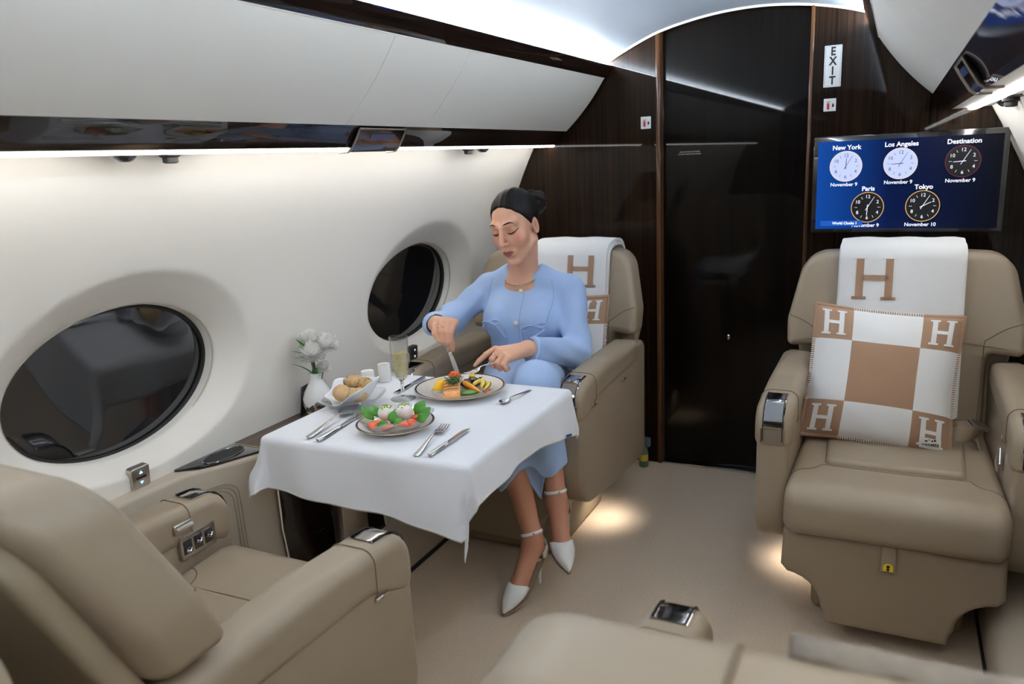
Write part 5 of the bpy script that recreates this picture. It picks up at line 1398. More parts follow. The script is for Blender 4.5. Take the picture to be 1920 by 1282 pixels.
# ---- shoes: pointed pumps with ankle straps
M['shoe'] = mat('white_patent', srgb(240, 240, 236), 0.25, coat=0.4)
M['sole'] = mat('shoe_sole', srgb(150, 132, 110), 0.5)
def shoe(an, to, sg):
    av, tv = Vector(an), Vector(to)
    f = Vector((tv.x - av.x, tv.y - av.y, 0)).normalized()          # forward
    ball_ = tv + (av - tv) * 0.40 + Vector((0, -0.006, -0.022))
    heel = av + Vector((0.004, 0.030, -0.028))
    root = None
    def frame(p, tdir):
        t = tdir.normalized(); s_ = t.cross(Vector((0, 0, 1))).normalized(); return s_, s_.cross(t)
    # toe box: sections from the tip back to the throat
    secs = []
    tip = tv + f * 0.022 + Vector((0, 0, -0.010))
    fw = (tip - ball_)
    for t, w, hg in ((0.0, 0.003, 0.005), (0.10, 0.010, 0.010), (0.30, 0.021, 0.017), (0.55, 0.031, 0.024), (0.80, 0.037, 0.031), (1.0, 0.0385, 0.036)):
        c = tip - fw * t * 0.98
        s_, u = frame(c, fw)
        ring = []
        for j in range(20):
            a = 2 * PI * j / 20
            zc = math.sin(a); zc = zc if zc > 0 else zc * 0.45
            back = -0.020 * (math.cos(a) ** 2) * (t > 0.9)
            ring.append(c + s_ * (w * math.cos(a)) + u * (hg * zc * 0.95) + fw.normalized() * back)
        secs.append(ring)
    q = MB().rings(secs, True, True, False)
    vamp = pchild(q.build('shoe', M['shoe'], None, 60)); vamp.modifiers.new('s', 'SOLIDIFY').thickness = 0.0016
    # heel counter, sole, stiletto
    secs = []
    for k in range(9):
        a = -PI * 0.62 + PI * 1.24 * k / 8
        base = heel + Vector((0, 0, -0.024)); d = (-f * math.cos(a) + f.cross(Vector((0, 0, 1))) * math.sin(a))
        secs.append([base + d * 0.029, base + d * 0.031 + Vector((0, 0, 0.025)), base + d * 0.028 + Vector((0, 0, 0.055 - 0.02 * abs(math.sin(a))))])
    o = MB().rings(secs, False).build('heel_cup', M['shoe'], vamp, 60); o.modifiers.new('s', 'SOLIDIFY').thickness = 0.0016
    sp = [tip + Vector((0, 0, -0.004)), ball_ + Vector((0, 0, -0.028)), (ball_ + heel) / 2 + Vector((0, 0, -0.036)), heel + Vector((0, 0, -0.028))]
    rg = []
    for p, w in zip(bez(sp, 15), np.interp(np.linspace(0, 1, 16), [0, 0.15, 0.4, 0.7, 1.0], [0.004, 0.022, 0.036, 0.022, 0.026])):
        s_ = f.cross(Vector((0, 0, 1))); rg.append([p - s_ * w, p + s_ * w, p + s_ * w + Vector((0, 0, -0.004)), p - s_ * w + Vector((0, 0, -0.004))])
    MB().rings(rg, True, True, True).build('sole', M['sole'], vamp, 50)
    hb = heel + Vector((0, 0, -0.032)); dn = Vector((0, 0.012, -1)).normalized() if sg < 0 else (Vector((0, 0, -1)) * 0.9 + f * -0.3).normalized()
    hh = min(0.09, hb.z - 0.002) if sg < 0 else 0.085
    MB().tube([hb, hb + dn * hh * 0.25, hb + dn * hh * 0.6, hb + dn * hh], [0.018, 0.011, 0.006, 0.005], 12).build('heel', M['shoe'], vamp)
    # ankle strap
    dirv = (Vector(KNR if sg < 0 else KNL) - av).normalized(); c = av + dirv * 0.036
    s1 = dirv.cross(Vector((0, 1, 0))).normalized(); s2 = s1.cross(dirv)
    hb_ = bvh_of(body); loop = []
    for j in range(32):
        a = 2 * PI * j / 32; d = s1 * math.cos(a) + s2 * math.sin(a)
        h = hb_.ray_cast(c + d * 0.048, -d)
        loop.append((h[0] if h[0] is not None else c + d * 0.03) + d * 0.0018)
    MB().tube(loop, 0.005, 8, close=True, flat=(0.35, 1.0)).build('ankle_strap', M['shoe'], vamp)
    sd = (f.cross(Vector((0, 0, 1)))) * 1.0
    MB().tube([c + sd * 0.032, (c + heel) / 2 + sd * 0.033 - f * 0.012, heel + sd * 0.03 + Vector((0, 0, 0.01))], 0.0035, 6).build('side_strap', M['shoe'], vamp)
    b0 = max(loop, key=lambda p: (p - c).dot(Vector((0.6, -0.8, 0))))
    MB().ball(b0 + Vector((0.002, -0.002, 0)), 0.0038, 8, 6).build('buckle', M['gold'], vamp)
shoe(ANR, TOR, -1); shoe(ANL, TOL, 1)

# ---- rings
def ringband(p, q, t, r):
    p, q = Vector(p), Vector(q); c = p + (q - p) * t; d = (q - p).normalized()
    s1 = d.cross(Vector((0.3, 0.2, 1))).normalized(); s2 = s1.cross(d)
    return MB().tube([c + (s1 * math.cos(2 * PI * j / 24) + s2 * math.sin(2 * PI * j / 24)) * r for j in range(24)], 0.0014, 6, close=True)
pchild(ringband(fingR[1][0][0], fingR[1][0][1], 0.60, 0.0108).build('finger_ring', M['gold']))
pchild(ringband(fingL[1][0][0], fingL[1][0][1], 0.55, 0.0110).build('finger_ring', M['chrome']))
MBb = MB().tube([(WRL[0] + 0.012 + 0.0 * j, WRL[1] + 0.012 + 0.026 * math.cos(2 * PI * j / 30), WRL[2] + 0.003 + 0.026 * math.sin(2 * PI * j / 30)) for j in range(30)], 0.001, 5, close=True)
pchild(MBb.build('bracelet', M['gold']))

# ---- knife and fork in her hands
def hold(root, p, q, roll=0.0):
    """p: handle end, q: tip"""
    p, q = Vector(p), Vector(q); d = (q - p).normalized()
    root.rotation_mode = 'QUATERNION'
    root.rotation_quaternion = d.to_track_quat('Y', 'Z') @ Euler((0, roll, 0)).to_quaternion(); root.location = p
k_tip = Vector(on_plate(0.004, 0.010, 0.030)); k_h = Vector((-0.733, 2.125, 0.795))
k_l = (k_tip - k_h).length
hold(knife('knife', k_l, 'steel knife held upright in her right hand over the salmon'), k_h, k_tip, 1.2)
f_tip = Vector(on_plate(0.014, 0.046, 0.032)); f_dir = (Vector((-0.590, 2.090, 0.716)) - f_tip)
f_h = f_tip + (Vector((-0.508, 2.165, 0.733)) - f_tip).normalized() * 0.190
hold(fork('fork', 0.190, 'steel fork held in her left hand, tines on the vegetables'), f_h, f_tip, 0.0)
# ================================================================ SCREEN, SIGNS, CUSHIONS, BLANKETS, SMALL FITTINGS
def text(name, s, size, mm, parent, T, align='CENTER', weight=0.0, depth=0.0004, sx=1.0):
    cu = bpy.data.curves.new('t', 'FONT'); cu.body = s; cu.size = size; cu.align_x = align; cu.align_y = 'CENTER'
    cu.extrude = depth; cu.offset = weight; cu.resolution_u = 3
    o = bpy.data.objects.new('t', cu); COL.objects.link(o)
    me = bpy.data.meshes.new_from_object(o.evaluated_get(bpy.context.evaluated_depsgraph_get()))
    bpy.data.objects.remove(o); bpy.data.curves.remove(cu)
    me.transform(T @ Matrix.Diagonal((sx, 1, 1, 1)))
    me.materials.clear(); me.materials.append(mm)
    q = bpy.data.objects.new(name, me); COL.objects.link(q); q.parent = parent
    return q
def emis(name, c, s=1.0):
    m_ = mat(name, (0, 0, 0), 0.4, emit=c, estr=s * 0.75); m_.cycles.emission_sampling = 'NONE'; return m_
FRONT = Matrix.Rotation(PI / 2, 4, 'X')        # text plane facing -Y

# ---- wall screen with world clocks
tvx, tvy, tvz = 0.592, 3.075, 1.207
tv = empty('wall_screen', (tvx, tvy, tvz), 0, 'wide flat screen on the bulkhead showing five world clocks', 'screen')
SW, SH = 0.600, 0.340
m = MB(); m.slab(rpoly([(-SW / 2, -SH / 2, 0.006), (SW / 2, -SH / 2, 0.006), (SW / 2, SH / 2, 0.006), (-SW / 2, SH / 2, 0.006)], 4), -0.018, 0.014, 0.004, lambda u, v, w: (u, w, v), 3)
m.build('bezel', M['black'], tv)
m = MB(); m.rbox(-0.12, 0.12, 0.014, 0.108, -0.09, 0.09, 0.008, 2); m.build('mount', M['black_matte'], tv)
# display: blue field fading to black at the right, part of the picture on the screen
dm = bpy.data.materials.new('clock_display'); dm.use_nodes = True; dm.cycles.emission_sampling = 'NONE'
nt = dm.node_tree; bs = nt.nodes['Principled BSDF']; bs.inputs['Base Color'].default_value = (0, 0, 0, 1); bs.inputs['Roughness'].default_value = 0.25; bs.inputs['Specular IOR Level'].default_value = 0.15
tc = nt.nodes.new('ShaderNodeTexCoord'); sp = nt.nodes.new('ShaderNodeSeparateXYZ'); nt.links.new(tc.outputs['Object'], sp.inputs[0])
mr = nt.nodes.new('ShaderNodeMapRange'); mr.inputs['From Min'].default_value = -0.28; mr.inputs['From Max'].default_value = 0.27
nt.links.new(sp.outputs['X'], mr.inputs['Value'])
cr = nt.nodes.new('ShaderNodeValToRGB'); cr.color_ramp.elements[0].color = (0.004, 0.055, 0.30, 1); cr.color_ramp.elements[1].color = (0.001, 0.002, 0.006, 1)
e = cr.color_ramp.elements.new(0.42); e.color = (0.001, 0.007, 0.05, 1)
nt.links.new(mr.outputs['Result'], cr.inputs['Fac']); nt.links.new(cr.outputs['Color'], bs.inputs['Emission Color']); bs.inputs['Emission Strength'].default_value = 0.7
dw, dh = 0.568, 0.308
m = MB(); m.box(-dw / 2, dw / 2, -0.0192, -0.0175, -dh / 2 - 0.002, dh / 2 - 0.002)
disp = m.build('display', dm, tv, smooth=False)
EW = emis('screen_white', (0.85, 0.88, 1.0), 0.95); EF = emis('screen_face', (0.48, 0.55, 0.86), 0.95); EK = emis('screen_black', (0.002, 0.002, 0.004), 1); EO = emis('screen_orange', (0.75, 0.42, 0.12), 0.9); ER = emis('screen_red', (0.12, 0.01, 0.02), 1); EB = emis('screen_bar', (0.006, 0.08, 0.42), 1.0); EG = emis('screen_rim', (0.8, 0.66, 0.5), 0.9); ED = emis('screen_ink', (0.02, 0.025, 0.06), 1)
def S(u, v): return (-dw / 2 + dw * u, dh / 2 - 0.002 - dh * v)     # screen fraction -> local
def clock(u, v, face, ink, rim, title, date, hh, mm_, R=0.051):
    cx, cz = S(u, v); y = -0.0194
    c = MB(); n = 48
    c.add([(cx, y - 0.0001, cz)] + [(cx + R * math.cos(2 * PI * j / n), y - 0.0001, cz + R * math.sin(2 * PI * j / n)) for j in range(n)], [(0, 1 + j, 1 + (j + 1) % n) for j in range(n)])
    f = c.build('clock_face', face, disp, smooth=False)
    c = MB(); c.rings([[(cx + r * math.cos(2 * PI * j / n), y - 0.0002, cz + r * math.sin(2 * PI * j / n)) for j in range(n)] for r in (R, R + 0.0022)]); c.build('clock_rim', rim, disp, smooth=False)
    def T(x, z): return Matrix.Translation((x, y - 0.0005, z)) @ FRONT
    for h_ in (12, 2, 4, 6, 8, 10):
        a = PI / 2 - 2 * PI * h_ / 12; text('numeral', str(h_), 0.0165, ink, disp, T(cx + 0.037 * math.cos(a), cz + 0.037 * math.sin(a)), depth=0.0001)
    q = MB()
    def bar(a, r0, r1, w):
        d = Vector((math.cos(a), 0, math.sin(a))); s_ = Vector((-d.z, 0, d.x)) * w; o = Vector((cx, y - 0.0006, cz))
        q.add([o + d * r0 - s_, o + d * r1 - s_ * 0.6, o + d * r1 + s_ * 0.6, o + d * r0 + s_], [(0, 1, 2, 3)])
    for h_ in (1, 3, 5, 7, 9, 11): 
        if h_ not in (1,): bar(PI / 2 - 2 * PI * h_ / 12, 0.033, 0.042, 0.0007)
    ma = PI / 2 - 2 * PI * mm_ / 60; ha = PI / 2 - 2 * PI * (hh % 12 + mm_ / 60) / 12
    bar(ma, -0.012, 0.042, 0.0009); bar(ha, -0.009, 0.029, 0.0013)
    q.build('clock_hands', ink, disp, smooth=False)
    text('city_name', title, 0.0215, EW, disp, T(cx, cz + R + 0.0135), weight=0.0006, depth=0.0001)
    text('date_line', date, 0.0172, EW, disp, T(cx - 0.004, cz - R - 0.0125), weight=0.0003, depth=0.0001)
clock(0.165, 0.285, EF, ED, EG, 'New York', 'November 9', 12, 5)
clock(0.470, 0.275, EF, ED, EG, 'Los Angeles', 'November 9', 8.8, 5)
clock(0.800, 0.275, EK, EW, ER, 'Destination', 'November 9', 8.8, 5)
clock(0.300, 0.755, EK, EW, EO, 'Paris', 'November 9', 6, 5)
clock(0.605, 0.750, EK, EW, EO, 'Tokyo', 'November 10', 2, 5)
x0, z0 = S(0.03, 0.905); x1, z1 = S(0.275, 0.965)
m = MB(); m.box(x0, x1, -0.0212, -0.0205, z1, z0); m.build('title_bar', EB, disp, smooth=False)
text('title_text', 'World Clocks 1', 0.0125, EW, disp, Matrix.Translation(((x0 + x1) / 2 + 0.012, -0.0218, (z0 + z1) / 2)) @ FRONT, weight=0.0005, depth=0.0001)

# ---- EXIT sign and other small signs
def sign(name, x0, x1, z0, z1, y, label, cat='sign'):
    r_ = empty(name, ((x0 + x1) / 2, y, (z0 + z1) / 2), 0, label, cat)
    w, h = (x1 - x0) / 2, (z1 - z0) / 2
    MB().rbox(-w, w, -0.003, 0.0, -h, h, 0.001, 1).build('plate', M['white'], r_)
    return r_, w, h
INK = M['black_matte']
sg_, w, h = sign('exit_sign', 0.305, 0.364, 1.553, 1.697, YB - 0.012, 'white EXIT sign with letters stacked down the bulkhead above the screen')
fr = MB()
for a, b_ in (((-w + .004, -h + .004), (w - .004, -h + .004)), ((w - .004, -h + .004), (w - .004, h - .004)), ((w - .004, h - .004), (-w + .004, h - .004)), ((-w + .004, h - .004), (-w + .004, -h + .004))):
    fr.tube([(a[0], -0.0031, a[1]), (b_[0], -0.0031, b_[1])], 0.0005, 4)
fr.build('border_line', mat('sign_grey', srgb(150, 150, 155), 0.5), sg_)
for k, ch in enumerate('EXIT'):
    text('letter', ch, 0.040, INK, sg_, Matrix.Translation((0, -0.0034, 0.050 - 0.0335 * k)) @ FRONT, weight=0.0012, sx=0.85)
M['red'] = mat('extinguisher_red', srgb(200, 50, 40), 0.5)
for x0, x1, z0, z1, y, lb in ((0.309, 0.351, 1.468, 1.513, YB - 0.012, 'small white fire extinguisher sticker below the EXIT sign'), (-0.388, -0.346, 1.448, 1.496, YB, 'small white fire extinguisher sticker left of the dark door')):
    r_, w, h = sign('extinguisher_sticker', x0, x1, z0, z1, y, lb)
    q = MB(); q.rbox(-0.010, -0.001, -0.0036, -0.002, -0.016, 0.006, 0.002, 2); q.box(-0.007, -0.004, -0.0036, -0.002, 0.006, 0.010); q.build('extinguisher_print', M['red'], r_)
    q = MB(); q.box(-0.012, 0.004, -0.0034, -0.002, 0.0105, 0.0120); q.build('hose_print', M['red'], r_, smooth=False)
    q = MB(); q.ball((0.011, -0.003, -0.003), (0.004, 0.0006, 0.0055), 10, 6); q.box(0.008, 0.014, -0.0034, -0.002, 0.002, 0.0045); q.build('hand_print', INK, r_)
# two-line placard on the door
for k, s_ in enumerate(('DOOR MUST BE FULLY OPENED', 'FOR TAXI, TAKEOFF AND LANDING')):
    text('door_placard', s_, 0.0068, mat('placard_white', srgb(200, 200, 200), 0.5), door, Matrix.Translation((-0.196, YB + 0.0345, 1.348 - 0.009 * k)) @ FRONT, depth=0.0001, sx=0.85)

# ---- window shade switches
for y, z, lb in ((1.205, 0.628, 'chrome window shade switch with two blue arrows under the near window'), (2.455, 0.640, 'dark window shade switch with two lit dots under the far window')):
    near = y < 2
    r_ = empty('shade_switch', (-xw(z) + 0.0, y, z), 0, lb, 'switch'); r_.rotation_euler = (0, 0.08, 0)
    MB().slab(rpoly([(-0.026, -0.028, 0.006), (0.026, -0.028, 0.006), (0.026, 0.028, 0.006), (-0.026, 0.028, 0.006)], 4), -0.012, 0.010, 0.003, lambda u, v, w: (w, u * (1 if near else 0.85), v), 3).build('plate', M['satin'] if near else mat('switch_dark', srgb(60, 56, 52), 0.35), r_)
    MB().rbox(0.010, 0.0115, -0.014, 0.014, -0.003, 0.003, 0.0005, 1).build('slot', M['black_matte'], r_)
    bl = emis('arrow_blue', (0.35, 0.65, 1.0), 1.6)
    for s_ in (1, -1):
        MB().add([(0.0108, -0.0055, s_ * 0.010), (0.0108, 0.0055, s_ * 0.010), (0.0108, 0, s_ * 0.018)], [(0, 1, 2)]).build('arrow', bl, r_, smooth=False)

# ---- black cup-holder trays on the ledge, at both ends of the wooden inlay
for ya, yb, fl_, lb in ((1.300, 1.505, 0, 'black glossy cup holder tray on the ledge below the near window'), (2.165, 1.965, 1, 'black glossy cup holder tray on the ledge beside the woman')):
    r_ = empty('cup_holder_tray', (-1.03, (ya + yb) / 2, ZL), 0, lb, 'tray')
    o_ = Vector((-1.03, (ya + yb) / 2))
    quad = [(-xw(ZL) + 0.004, ya), (-xw(ZL) + 0.004, yb), (-ledge_front(yb, -1) - 0.006, yb), (-ledge_front((ya * 0.55 + yb * 0.45), -1) - 0.006, ya * 0.55 + yb * 0.45), (-ledge_front(ya * 0.8 + yb * 0.2, -1) - 0.006, ya * 0.8 + yb * 0.2)]
    quad = [(a - o_.x, b_ - o_.y) for a, b_ in quad]
    MB().slab(rpoly([(a, b_, 0.004) for a, b_ in quad], 3), 0.0005, 0.007, 0.002, lambda u, v, w: (u, v, w), 2).build('plate', M['black'], r_)
    # oval well rim and recess
    c = sum((Vector(q_) for q_ in quad), Vector((0, 0))) / 5 + Vector((-0.004, 0.02 * (1 if not fl_ else -1)))
    ring = [(c.x + 0.034 * math.cos(a) , c.y + 0.066 * math.sin(a), 0.0078) for a in [2 * PI * j / 40 for j in range(40)]]
    MB().tube(ring, 0.0025, 6, close=True).build('well_rim', M['black'], r_)
    MB().rings([[(c.x + 0.033 * s_ * math.cos(a), c.y + 0.065 * s_ * math.sin(a), 0.0074 - 0.0 * s_) for a in [2 * PI * j / 40 for j in range(40)]] for s_ in (1, 0.5, 0.02)], cap1=True).build('well', M['black_matte'], r_)

# ---- throw blankets with a big letter
M['blanket'] = mat('white_wool', srgb(236, 236, 236), 0.9, bump=0.35, bscale=520, spec=0.1, sheen=0.3)
M['tan'] = mat('tan_wool', srgb(172, 138, 112), 0.9, bump=0.35, bscale=520, spec=0.1, sheen=0.2)
def big_h(mb, cx, cz, w, h, t, fn, mi=0, serif=True):
    """a slab-serif H as small quads laid on surface fn(u, v)"""
    def rect(u0, u1, v0, v1, n=6):
        for i in range(n):
            a, b_ = u0 + (u1 - u0) * i / n, u0 + (u1 - u0) * (i + 1) / n
            for k in range(n):
                c, d = v0 + (v1 - v0) * k / n, v0 + (v1 - v0) * (k + 1) / n
                mb.add([fn(a, c), fn(b_, c), fn(b_, d), fn(a, d)], [(0, 1, 2, 3)], mi)
    for s_ in (-1, 1):
        x = cx + s_ * (w / 2 - t * 0.9)
        rect(x - t / 2, x + t / 2, cz - h / 2, cz + h / 2)
        for e in (-1, 1):
            rect(x - t * 0.95, x + t * 0.95, cz + e * h / 2 - (t * 0.42 if e > 0 else 0), cz + e * h / 2 + (0 if e > 0 else t * 0.42), 4)
    rect(cx - w / 2 + t, cx + w / 2 - t, cz - t * 0.38, cz + t * 0.38)
def blanket(seat, u0, u1, zfront, label, lh, skew=0.0, lift=0.0):
    """a folded throw hanging over the top of the seat's backrest (seat-local coordinates)"""
    root = empty('throw_blanket', seat.location, 0, label, 'blanket', 'throw blankets on the seats')
    tr = math.tan(math.radians(12)); lean = lambda z: 0.555 + (z - 0.45) * tr
    TH = 0.014
    path = []        # (y, z) down the front, over the top, down the back
    for z in np.linspace(zfront, 0.985, 22): path.append((lean(z) - 0.015, z))
    for a in np.linspace(0.15, PI - 0.15, 10): path.append((lean(1.0) + 0.065 - 0.082 * math.cos(a), 0.988 + 0.024 * math.sin(a)))
    for z in np.linspace(0.985, 0.80, 8): path.append((lean(z) + 0.168, z))
    n = len(path)
    def at(u, t, off=0.0):
        k = max(0, min(n - 1.001, t)); i = int(k); f_ = k - i
        y = path[i][0] * (1 - f_) + path[i + 1][0] * f_; z = path[i][1] * (1 - f_) + path[i + 1][1] * f_
        dy, dz = path[i + 1][0] - path[i][0], path[i + 1][1] - path[i][1]; L_ = math.hypot(dy, dz)
        ny, nz = -dz / L_, dy / L_
        if i < 22: ny, nz = -1, 0
        return (u, y + ny * off, z + nz * off)
    for layer, (a, b_, o0) in enumerate(((u0 - 0.004, u1 + 0.006, 0.0), (u0, u1, TH + 0.001))):
        rg = []
        nu = 14
        for t in np.linspace(0, n - 1.01, 48):
            ring = [(at(u + skew * t / n, t, o0 + 0.0015 * math.sin(u * 60 + t * 0.4) * 0.5)) for u in np.linspace(a, b_, nu)] + [at(u + skew * t / n, t, o0 + TH - 0.003 * (abs(2 * (u - a) / (b_ - a) - 1) ** 12) + 0.0015 * math.sin(u * 50 + t * 0.5)) for u in np.linspace(b_, a, nu)]
            rg.append(ring)
        MB().rings(rg, True, True, True).build('fold', M['blanket'], root, 60)
    hm = MB(); w = lh * 0.92
    zs = [p[1] for p in path[:22]]
    def fn(u, z):
        t = float(np.interp(z, zs, range(22))); return at(u + skew * t / n, t, 2 * TH + 0.0042)
    big_h(hm, *blanket_h, w, lh, lh * 0.165, fn)
    hm.build('letter', M['tan'], root, smooth=False)
    return root
blanket_h = (-0.085, 0.925)
blanket(seat_a, -0.190, 0.168, 0.50, 'white throw blanket with a large tan H over the seat below the screen', 0.138)
blanket_h = (0.125, 0.935)
blanket(seat_b, -0.08, 0.225, 0.50, 'white throw blanket with a tan H over the seat behind the woman', 0.135)

# ---- square cushions: white and tan check, H in each corner, blanket-stitched rim
def cushion(loc, rot, size, label, tagged=False, puff=0.075):
    root = empty('throw_cushion', loc, 0, label, 'cushion', 'checked cushions on the seats'); root.rotation_euler = rot
    n = 30; a = size / 2
    def pos(u, v, side, off=0.0):
        # pinched, pillow-like square
        e = (1 - abs(u) ** 2.6) * (1 - abs(v) ** 2.6)
        x = a * u * (1 - 0.055 * (1 - v * v)); z = a * v * (1 - 0.055 * (1 - u * u))
        th = puff * max(0, e) ** 0.62 + 0.004
        th += 0.0016 * math.sin(u * 9 + v * 13) * max(0, e)
        return (x, side * (th + off), z)
    for side, nm in ((-1, 'front_cover'), (1, 'back_cover')):
        V = []; Fc = []; mi = []
        for j in range(n + 1):
            for i in range(n + 1): V.append(pos(-1 + 2 * i / n, -1 + 2 * j / n, side))
        for j in range(n):
            for i in range(n):
                Fc.append((j * (n + 1) + i, j * (n + 1) + i + 1, (j + 1) * (n + 1) + i + 1, (j + 1) * (n + 1) + i))
                cu = 0 if i < 8 else (2 if i >= 22 else 1); cv = 0 if j < 8 else (2 if j >= 22 else 1)
                mi.append(1 if (cu + cv) % 2 == 0 else 0)
        me = bpy.data.meshes.new(nm); me.from_pydata(V, [], Fc); me.materials.append(M['blanket']); me.materials.append(M['tan'])
        me.polygons.foreach_set('material_index', mi)
        bm = bmesh.new(); bm.from_mesh(me); bmesh.ops.recalc_face_normals(bm, faces=bm.faces); bm.to_mesh(me); bm.free()
        fc = link_mesh(nm, me, None, root, 180)
        if side < 0:
            for cu in (-0.735, 0.735):
                for cv in (-0.735, 0.735):
                    hm = MB(); big_h(hm, cu, cv, 0.34, 0.40, 0.070, lambda u, v: pos(u, v, -1, 0.0022)); hm.build('letter', M['blanket'], fc, smooth=False)
            if tagged:
                hm = MB(); 
                for i in range(4):
                    for k in range(3):
                        u0, u1 = 0.60 + 0.07 * i, 0.67 + 0.07 * i; v0, v1 = -0.965 + 0.05 * k, -0.915 + 0.05 * k
                        hm.add([pos(u0, v0, -1, 0.005), pos(u1, v0, -1, 0.005), pos(u1, v1, -1, 0.005), pos(u0, v1, -1, 0.005)], [(0, 1, 2, 3)])
                tg = hm.build('woven_label', M['white'], fc, smooth=False)
                p = Vector(pos(0.74, -0.905, -1, 0.0075))
                text('label_text', 'HERMES', 0.0125, M['black_matte'], tg, Matrix.Translation(p) @ Matrix.Rotation(-0.5, 4, 'X') @ FRONT, weight=0.0003)
                lg = MB(); lp = Vector(pos(0.74, -0.855, -1, 0.0072))
                for dx, dz, r_ in ((-0.012, 0.0, 0.0042), (0.004, 0.001, 0.0030), (0.011, 0.003, 0.0036), (-0.004, 0.004, 0.0025)): lg.ball((lp.x + dx, lp.y, lp.z + dz), (r_, 0.0006, r_ * 0.8), 10, 6)
                lg.build('label_emblem', M['black_matte'], tg)
    # stitched rim
    rim = MB(); st = MB(); loop = []
    for k in range(4):
        for t in np.linspace(-1, 1, 64)[:-1]:
            u, v = [(t, -1), (1, t), (-t, 1), (-1, -t)][k]; loop.append((u, v))
    rim.tube([(pos(u, v, -1)[0], 0, pos(u, v, -1)[2]) for u, v in loop], 0.0075, 8, close=True)
    rim.build('rim', M['tan'], root)
    for u, v in loop:
        p = Vector((pos(u, v, -1)[0], 0, pos(u, v, -1)[2])); d = Vector((1, 0, 0)) if abs(v) == 1 else Vector((0, 0, 1))
        mid = abs(u if abs(v) == 1 else v) < 0.47
        if not mid: continue
        s1 = Vector((0, 1, 0)); s2 = d.cross(s1)
        st.tube([p + (s1 * math.cos(2 * PI * j / 8) + s2 * math.sin(2 * PI * j / 8)) * 0.0078 for j in range(8)], 0.0015, 4, close=True)
    st.build('stitching', M['blanket'], root)['kind'] = 'stuff'
    return root
cushion((0.556, 2.530, 0.652), (-0.38, 0.075, 0.04), 0.415, 'white and tan checked cushion with an H in each corner, leaning on the empty seat', True)
cushion((-0.558, 2.662, 0.655), (-0.20, 0.0, 0.0), 0.38, 'checked cushion half hidden behind the woman in blue', puff=0.042)

# ---- lap belt on the empty seat
bl = empty('lap_belt', (0.785, 2.56, 0.447), 0, 'beige leather lap belt coiled at the right side of the empty seat', 'belt')
rg = []
for t in np.linspace(0, 1, 40):
    a = t * 7.0 - 0.6
    c = Vector((0.052 * math.cos(a) * (1 - 0.25 * t), 0.060 * math.sin(a) * (1 - 0.2 * t), 0.024 + 0.030 * t + 0.008 * math.sin(a * 1.7)))
    n_ = Vector((math.cos(a), math.sin(a), 0)); tl = 0.5 * math.sin(a * 1.3)
    w = Vector((n_.x * math.sin(tl), n_.y * math.sin(tl), math.cos(tl))) * 0.022
    rg.append([c - w - n_ * 0.0012, c - w + n_ * 0.0012, c + n_ * 0.0032, c + w + n_ * 0.0012, c + w - n_ * 0.0012, c - n_ * 0.0010])
MB().rings(rg, True, True, True).build('strap', M['leather'], bl, 60)
MB().rbox(-0.030, 0.030, -0.018, 0.018, 0.040, 0.052, 0.004, 2, M=Matrix.Translation((0.02, -0.02, 0.035)) @ Matrix.Rotation(0.5, 4, 'Y') @ Matrix.Rotation(0.5, 4, 'Z')).build('buckle', M['satin'], bl)

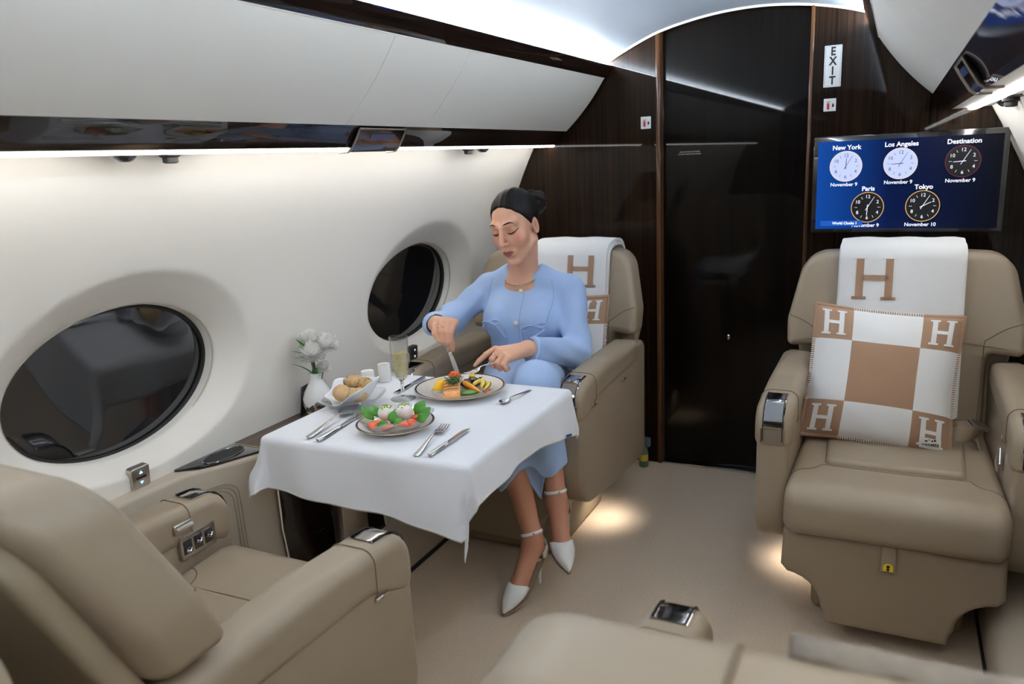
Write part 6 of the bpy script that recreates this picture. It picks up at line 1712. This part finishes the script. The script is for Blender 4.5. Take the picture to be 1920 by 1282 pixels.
# ---- green oxygen bottle on the floor behind the woman's seat
gb = empty('gas_bottle', (-0.372, 3.135, 0.0), 0, 'small green gas bottle standing by the door post behind the seat', 'bottle')
MB().lathe([(0.016, 0.0), (0.020, 0.004), (0.020, 0.075), (0.014, 0.090), (0.008, 0.096)], 20).build('body', mat('bottle_green', srgb(92, 122, 96), 0.4), gb, 50)
MB().lathe([(0.009, 0.095), (0.009, 0.125), (0.014, 0.128), (0.014, 0.138), (0.004, 0.142)], 16).build('valve', M['satin'], gb)
MB().rings([[(0.0204 * math.cos(a), 0.0204 * math.sin(a), z) for a in np.linspace(0, 2 * PI, 21)[:-1]] for z in (0.030, 0.060)]).build('band', mat('band_yellow', srgb(200, 180, 60), 0.5), gb)
MB().rbox(0.010, 0.030, -0.012, 0.012, 0.095, 0.135, 0.003, 2).build('gauge', mat('gauge_blue', srgb(90, 110, 120), 0.4), gb)

# ---- floor courtesy lamps under the seats
for x, y, lb in ((-0.355, 2.60, 'floor lamp glowing under the seat of the woman in blue'), (0.335, 2.52, 'floor lamp glowing under the empty seat')):
    r_ = empty('floor_lamp', (x, y, 0.17), 0, lb, 'lamp')
    MB().lathe([(0.016, 0.0), (0.016, 0.010), (0.012, 0.014)], 16).build('housing', M['black_matte'], r_)
    MB().lathe([(0.011, -0.001), (0.011, 0.001)], 16).build('lens', emis('lamp_lens', (1, 0.92, 0.82), 8), r_)
    ld = bpy.data.lights.new('floor_lamp_light', 'SPOT'); ld.energy = 1.3; ld.color = (1.0, 0.92, 0.82); ld.spot_size = math.radians(120); ld.spot_blend = 0.8; ld.shadow_soft_size = 0.012
    lo_ = bpy.data.objects.new('lamp_light', ld); COL.objects.link(lo_); lo_.parent = r_; lo_.location = (0, 0, -0.004); lo_.rotation_euler = (0, math.radians(12 if x < 0 else -12), 0)

# ---- grey satin cover strip over the top of the near right seat
cv = MB(); rg = []
tr14 = math.tan(math.radians(14))
for i in range(30):
    t = i / 29; x = 0.520 + 0.40 * t
    yy = 1.115 - (0.555 - 0.10 + (0.985 - 0.45) * tr14)
    w = 0.005 + 0.004 * min(1, t * 6) + 0.0015 * math.sin(t * 23)
    zt_ = 1.012 - 0.02 * max(0, (x - 0.82) / 0.1) ** 2
    rg.append([(x, yy - 0.008 - 2 * w * s_ , zt_ + 0.003 * math.sin(t * 60 + s_ * 5) * (0.3 + s_) + 0.003 - 0.020 * (s_ - 0.1) ** 2) for s_ in np.linspace(-0.35, 0.9, 8)])
o = cv.rings(rg, False).build('headrest_cover', mat('grey_satin', srgb(132, 122, 110), 0.45, var=0.25, vscale=30), None, 180); o.modifiers.new('s', 'SOLIDIFY').thickness = 0.002
tag(o, 'crumpled grey satin cover along the top of the nearest seat back', 'cover')
